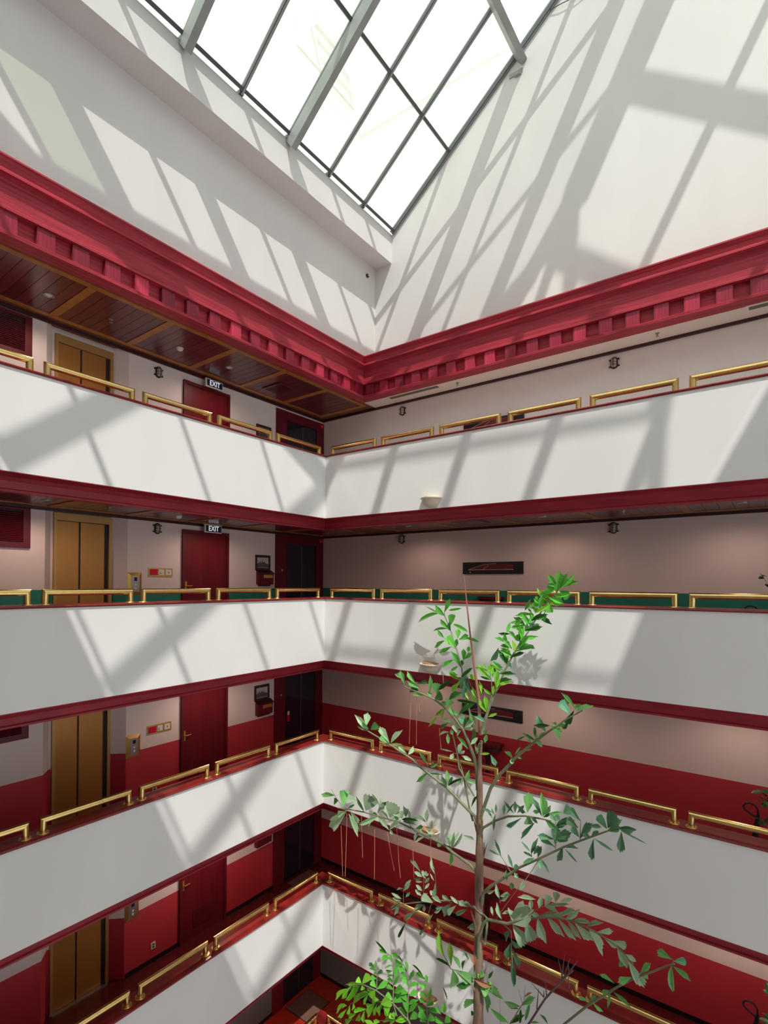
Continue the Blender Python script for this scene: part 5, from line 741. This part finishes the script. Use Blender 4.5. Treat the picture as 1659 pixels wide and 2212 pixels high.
('P5',2,'fresh',(0.01, 0.004),[(3.764,-1.900,4.065),(3.659,-1.775,4.215),(3.622,-1.705,4.314),(3.522,-1.600,4.449)],[],[((3.512,-1.584,4.435),(3.304,-1.524,4.426),0.083,''),((3.482,-1.603,4.492),(3.210,-1.493,4.500),0.027,'d'),((3.557,-1.612,4.413),(3.541,-1.609,4.534),0.056,''),((3.622,-1.694,4.295),(3.442,-1.627,4.275),0.094,''),((3.650,-1.717,4.334),(3.698,-1.731,4.504),0.055,''),((3.628,-1.747,4.251),(3.487,-1.719,4.236),0.067,''),((3.646,-1.765,4.225),(3.734,-1.745,4.323),0.080,''),((3.661,-1.799,4.196),(3.475,-1.764,4.154),0.067,''),((3.668,-1.766,4.190),(3.873,-1.801,4.267),0.080,''),((3.712,-1.837,4.110),(3.590,-1.880,4.192),0.105,''),((3.735,-1.853,4.121),(3.794,-1.822,4.197),0.104,''),((3.928,-1.829,4.290),(3.868,-1.882,4.441),0.065,''),((3.947,-1.818,4.315),(3.980,-1.855,4.499),0.090,''),((4.000,-1.887,4.243),(3.791,-1.816,4.192),0.077,''),((4.006,-1.874,4.247),(4.078,-1.870,4.347),0.089,''),((3.953,-1.717,4.432),(3.919,-1.761,4.624),0.019,'d'),((3.703,-1.845,4.077),(3.613,-1.894,4.133),0.064,'')]),
('P3',2,'fresh',(0.008, 0.004),[(2.859,-1.900,4.174),(2.731,-1.722,4.227),(2.600,-1.600,4.248)],[],[((2.593,-1.612,4.227),(2.483,-1.616,4.257),0.060,'d'),((2.630,-1.629,4.227),(2.626,-1.626,4.363),0.045,''),((2.676,-1.679,4.252),(2.522,-1.665,4.227),0.059,''),((2.716,-1.712,4.240),(2.604,-1.689,4.164),0.059,''),((2.727,-1.716,4.247),(2.797,-1.676,4.304),0.059,'d'),((2.763,-1.774,4.224),(2.660,-1.801,4.218),0.072,''),((2.771,-1.764,4.197),(2.864,-1.786,4.264),0.058,'d'),((2.820,-1.859,4.167),(2.738,-1.882,4.241),0.085,''),((2.865,-1.909,4.195),(3.027,-1.845,4.343),0.092,'')]),
('P1',2,'lime',(0.014, 0.005),[(3.579,-1.900,3.801),(3.486,-1.991,4.100),(3.411,-2.023,4.164),(3.285,-2.085,4.303),(3.048,-2.172,4.430),(2.845,-2.234,4.462),(2.596,-2.300,4.383)],[[(3.048,-2.172,4.430),(2.932,-2.192,4.343),(2.618,-2.212,4.054),(2.353,-2.232,3.650)],[(3.285,-2.085,4.303),(3.028,-2.105,4.216),(2.777,-2.125,3.967),(2.595,-2.145,3.748)],[(2.845,-2.234,4.462),(2.681,-2.254,4.358),(2.529,-2.274,4.110)],[(3.411,-2.023,4.164),(3.286,-2.043,4.025),(2.760,-2.063,3.788)]],[((2.857,-2.248,4.481),(2.945,-2.192,4.616),0.107,''),((2.832,-2.236,4.475),(2.752,-2.249,4.505),0.081,''),((2.840,-2.227,4.449),(2.555,-2.252,4.341),0.055,''),((2.682,-2.255,4.383),(2.550,-2.371,4.194),0.069,''),((2.614,-2.302,4.333),(2.421,-2.367,4.112),0.082,''),((2.623,-2.276,4.321),(2.544,-2.309,4.140),0.061,''),((2.724,-2.270,4.400),(2.469,-2.146,3.929),0.068,''),((2.815,-2.252,4.441),(2.588,-2.177,4.101),0.081,''),((2.856,-2.247,4.458),(2.892,-2.273,4.421),0.068,''),((3.051,-2.176,4.434),(2.833,-2.142,4.324),0.047,''),((3.043,-2.184,4.435),(3.001,-2.224,4.314),0.136,''),((2.928,-2.186,4.348),(2.712,-2.141,4.184),0.055,''),((2.932,-2.191,4.342),(2.499,-2.089,3.942),0.094,''),((2.919,-2.194,4.314),(2.788,-2.159,4.078),0.068,''),((2.698,-2.254,4.131),(2.671,-2.219,3.978),0.069,''),((2.615,-2.301,4.085),(2.509,-2.304,4.002),0.056,''),((2.567,-2.299,4.086),(2.340,-2.254,3.815),0.069,''),((2.656,-2.277,4.090),(2.624,-2.292,3.932),0.056,''),((2.583,-2.281,3.998),(2.442,-2.316,3.822),0.069,''),((2.857,-2.150,4.058),(2.661,-2.152,3.977),0.069,''),((2.828,-2.207,4.058),(2.656,-2.220,3.971),0.055,''),((2.770,-2.191,3.984),(2.650,-2.135,3.734),0.082,''),((2.748,-2.258,3.993),(2.531,-2.200,3.789),0.082,''),((2.719,-2.296,3.946),(2.496,-2.231,3.712),0.081,''),((2.849,-2.178,4.049),(2.807,-2.179,3.832),0.068,''),((2.977,-2.152,4.176),(2.799,-2.115,4.067),0.081,''),((3.025,-2.140,4.237),(2.866,-2.160,3.917),0.107,''),((3.042,-2.142,4.200),(2.972,-2.145,3.994),0.068,''),((3.114,-2.102,4.221),(2.986,-2.045,3.923),0.094,''),((3.085,-2.142,4.290),(2.979,-2.176,4.273),0.080,''),((3.108,-2.134,4.238),(3.273,-2.127,4.358),0.149,''),((3.255,-2.081,4.286),(3.169,-2.137,4.166),0.174,''),((3.146,-2.107,4.158),(3.211,-2.116,4.070),0.054,''),((3.279,-2.033,4.049),(3.288,-2.067,4.167),0.067,''),((3.285,-2.022,4.033),(3.201,-2.063,4.087),0.067,''),((3.275,-2.027,4.020),(2.981,-1.959,3.829),0.080,''),((3.303,-2.026,4.021),(3.442,-2.007,4.123),0.067,''),((3.297,-2.038,4.026),(3.467,-1.983,4.086),0.067,''),((3.274,-2.026,3.996),(3.165,-2.011,3.898),0.067,''),((3.053,-2.076,3.918),(2.908,-2.060,3.859),0.081,''),((2.827,-2.148,3.878),(2.983,-2.119,3.880),0.082,'')]),
]
TRUNK=[((4.160,-1.100,7.943),0.022),((4.132,-1.100,7.664),0.030),((4.134,-1.100,7.324),0.040),((4.137,-1.100,6.711),0.047),((4.140,-1.100,6.303),0.055),((4.135,-1.100,5.893),0.058),((4.130,-1.100,5.347),0.058),((4.126,-1.100,4.801),0.062),((4.137,-1.100,4.262),0.068),((4.132,-1.100,3.771),0.074),((4.162,-1.100,0.500),0.085),((4.182,-1.100,-3.000),0.110)]
ROOTS=[[(1.342,-0.980,5.866),(1.370,-0.980,5.386),(1.389,-0.980,5.157),(1.381,-0.980,4.974)],[(1.482,-0.980,6.121),(1.479,-0.980,5.671),(1.466,-0.980,5.308),(1.461,-0.980,5.001)],[(1.816,-0.980,6.157),(1.840,-0.980,5.443)],[(2.099,-0.980,6.008),(2.130,-0.980,5.173)],[(2.383,-0.980,6.038),(2.459,-0.980,5.688),(2.512,-0.980,5.437)],[(2.578,-0.980,6.194),(2.623,-0.980,5.606),(2.635,-0.980,5.361)],[(2.890,-0.980,6.019),(2.907,-0.980,5.452)],[(3.214,-0.980,6.179),(3.208,-0.980,5.634)],[(2.979,-1.250,8.554),(2.993,-1.250,8.175),(2.974,-1.250,7.707)],[(3.128,-1.250,8.490),(3.127,-1.250,7.724)],[(3.163,-1.250,8.495),(3.162,-1.250,8.248)],[(3.596,-1.250,8.872),(3.601,-1.250,8.644)],[(3.526,-1.250,8.051),(3.561,-1.250,7.748)]]
# ================================================================ FISHTAIL PALMS
def leafmesh(kind, m):
    low = 1.0
    if kind == 'fan':   pr = [(0, .05), (.25, .42), (.55, .80), (.8, 1.0)]; tip = [(.93, .85), (.86, .6), (1.0, .42), (.92, .2), (1.0, 0), (.93, -.22), (1.0, -.42), (.88, -.6), (.95, -.85)]
    elif kind == 'wedge': pr = [(0, .06), (.25, .42), (.5, .8), (.68, 1.0)]; tip = [(.84, .98), (.78, .70), (.92, .5), (.86, .25), (1.0, 0.05), (.85, -.3), (.84, -.6), (.72, -.8)]
    elif kind == 'drip': pr = [(0, .08), (.2, .62), (.42, 1.05), (.6, 1.1)]; tip = [(.72, .98), (.70, .74), (.80, .60), (.80, .38), (.90, .22), (1.0, -.10), (.84, -.30), (.72, -.42)]; low = .45
    else: pr = [(0, .12), (.25, .8), (.5, 1.0), (.75, .85)]; tip = [(.90, .55), (.86, .3), (1.0, 0), (.9, -.35)]
    def z(u, v): return 0.10*abs(v)*(1-.3*u) - 0.10*u*u
    vs = []; n = len(pr)
    for u, h in pr: vs += [(u, h, z(u, h)), (u, 0, z(u, 0)-0.02), (u, -h*low, z(u, h))]
    fs = []
    for i in range(n-1): a, b = 3*i, 3*i+3; fs += [(a, a+1, b+1, b), (a+1, a+2, b+2, b+1)]
    o = len(vs); vs += [(u, h, z(u, h)) for u, h in tip]
    idx = [3*(n-1)] + list(range(o, o+len(tip))) + [3*(n-1)+2]
    c = 3*(n-1)+1
    for i in range(len(idx)-1): fs.append((c, idx[i+1], idx[i]))
    fs = [f[::-1] for f in fs]
    return MB().add(vs, fs, m).mesh('leaf')
LM = {}
def get_leaf(kind, m):
    if (kind, m) not in LM: LM[(kind, m)] = leafmesh(kind, L[m])
    return LM[(kind, m)]
def place_leaf(parent, B, T, W, m, origin):
    B, T = Vector(B), Vector(T); d = T-B; ln = d.length; X = d/ln
    ratio = W/ln
    kind = 'lance' if ratio < 0.20 else ('fan' if ratio > 0.58 else random.choice(['wedge', 'drip', 'drip']))
    N = (CAM-B).normalized(); N = (N+Vector((random.uniform(-.4, .4), random.uniform(-.4, .4), random.uniform(-.2, .6)))).normalized()
    Y = N.cross(X)
    if Y.length < 1e-4: Y = Vector((0, 0, 1))
    Y.normalize(); Zv = X.cross(Y)
    o = bpy.data.objects.new('leaf', get_leaf(kind, m)); COL.objects.link(o); o.parent = parent
    sy = W*0.5*random.choice((1, -1)) if kind == 'drip' else W*0.5
    mm = Matrix((X*ln, Y*sy, Zv*ln)).transposed().to_4x4(); mm.translation = B-origin
    o.matrix_local = mm
    return o
base = {1: Vector((TRUNK[-1][0])), 2: Vector((2.3, -2.0, -3.0)), 3: Vector((4.15, -1.55, -3.0))}
palm = {}
for i, lab in ((1, 'tall fishtail palm with brown ringed trunk rising past four balconies'), (2, 'low bushy fishtail palm in sunlight at the bottom of the hall'), (3, 'young palm shoots with bare sticks beside the tall trunk')):
    palm[i] = empty('fishtail_palm', base[i]); tag(palm[i], lab, 'palm')
b = MB(); tp = list(reversed(TRUNK)); pts = []; rr = []
for (p, r), (q, r2) in zip(tp[:-1], tp[1:]):
    p, q = Vector(p), Vector(q); n = max(2, int((q-p).length/0.16))
    for j in range(n):
        u = j/n; pts.append(p.lerp(q, u)-base[1]); rr.append((r+(r2-r)*u)*(1.10 if j % 2 == 0 else 0.97))
pts.append(Vector(tp[-1][0])-base[1]); rr.append(tp[-1][1])
b.tube(pts, rr, M['trunk'], 12); b.obj('trunk', palm[1], True)
for h, a, rad in ((9.2, 0.4, .05), (8.2, 2.2, .055), (7.4, 5.0, .06), (9.6, 3.6, .045)):
    c = Vector((pts[0].x, pts[0].y, 0)); pz = min(pts, key=lambda p: abs(p.z-h)); c = Vector((pz.x, pz.y, h))
    b = MB()
    for q in range(7):
        aa = a+q*0.35; v = Vector((math.cos(aa), math.sin(aa), 0))
        b.tube([c+v*rad, c+v*(rad+.03)+Vector((0, 0, .12)), c+v*(rad+.05+.02*(q % 2))+Vector((0, 0, .2+.03*(q % 3)))], [.012, .008, .002], M['trunk'], 5)
    b.obj('leaf_sheath', palm[1])['kind'] = 'stuff'

SH = {'A': 1, 'B': 1}
PLANT_OF = {'N': 3, 'NN': 3, 'M': 3, 'O': 3}
small = []
allleaf = []
for name, plant, mt, rad, R, subs, leaves in FRONDS:
    plant = PLANT_OF.get(name, plant); org = base[plant]
    pm = M.get(mt, M['rachis']) if mt in ('spear', 'stick') else M['rachis']
    b = MB(); n = len(R)
    pp = [Vector(p)-org for p in R]
    b.tube(pp, [rad[0]+(rad[1]-rad[0])*i/(n-1) for i in range(n)], pm, 8)
    for s_ in subs: b.tube([Vector(p)-org for p in s_], [rad[1]*0.9]+[rad[1]*0.55]*(len(s_)-2)+[rad[1]*0.3], pm, 6)
    fr = b.obj('frond' if leaves else 'stalk', palm[plant], True)
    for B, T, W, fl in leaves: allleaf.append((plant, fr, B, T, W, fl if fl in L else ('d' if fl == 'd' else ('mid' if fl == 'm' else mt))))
per = {}
for a in allleaf: per.setdefault(a[0], []).append(a)
for plant, ls in per.items():
    ls.sort(key=lambda a: -a[4]*(Vector(a[3])-Vector(a[2])).length)
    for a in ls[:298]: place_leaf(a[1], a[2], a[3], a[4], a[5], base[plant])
    rest = ls[298:]
    if rest:
        b = MB()
        for a in rest:
            B, T = Vector(a[2])-base[plant], Vector(a[3])-base[plant]; d = T-B; side = d.cross(CAM-Vector(a[2])).normalized()*a[4]*0.5
            nrm = side.cross(d).normalized()*a[4]*0.12
            b.add([B, B+d*0.45+side, B+d*0.45-nrm, B+d*0.45-side, B+d*0.8+side*0.7, B+d*0.8-side*0.7, T], [(0, 2, 1), (0, 3, 2), (1, 2, 4), (2, 3, 5), (2, 5, 6), (2, 6, 4)], L[a[5]])
        o = b.obj('small_leaves', palm[plant]); o['kind'] = 'stuff'
# hanging fibres below the fronds
b = MB()
for r_ in ROOTS: b.tube([Vector(p)-base[1]+Vector((random.uniform(-.01, .01), random.uniform(-.02, .02), 0)) for p in r_], 0.0045, M['root'], 5)
o = b.obj('hanging_fibres', palm[1]); o['kind'] = 'stuff'
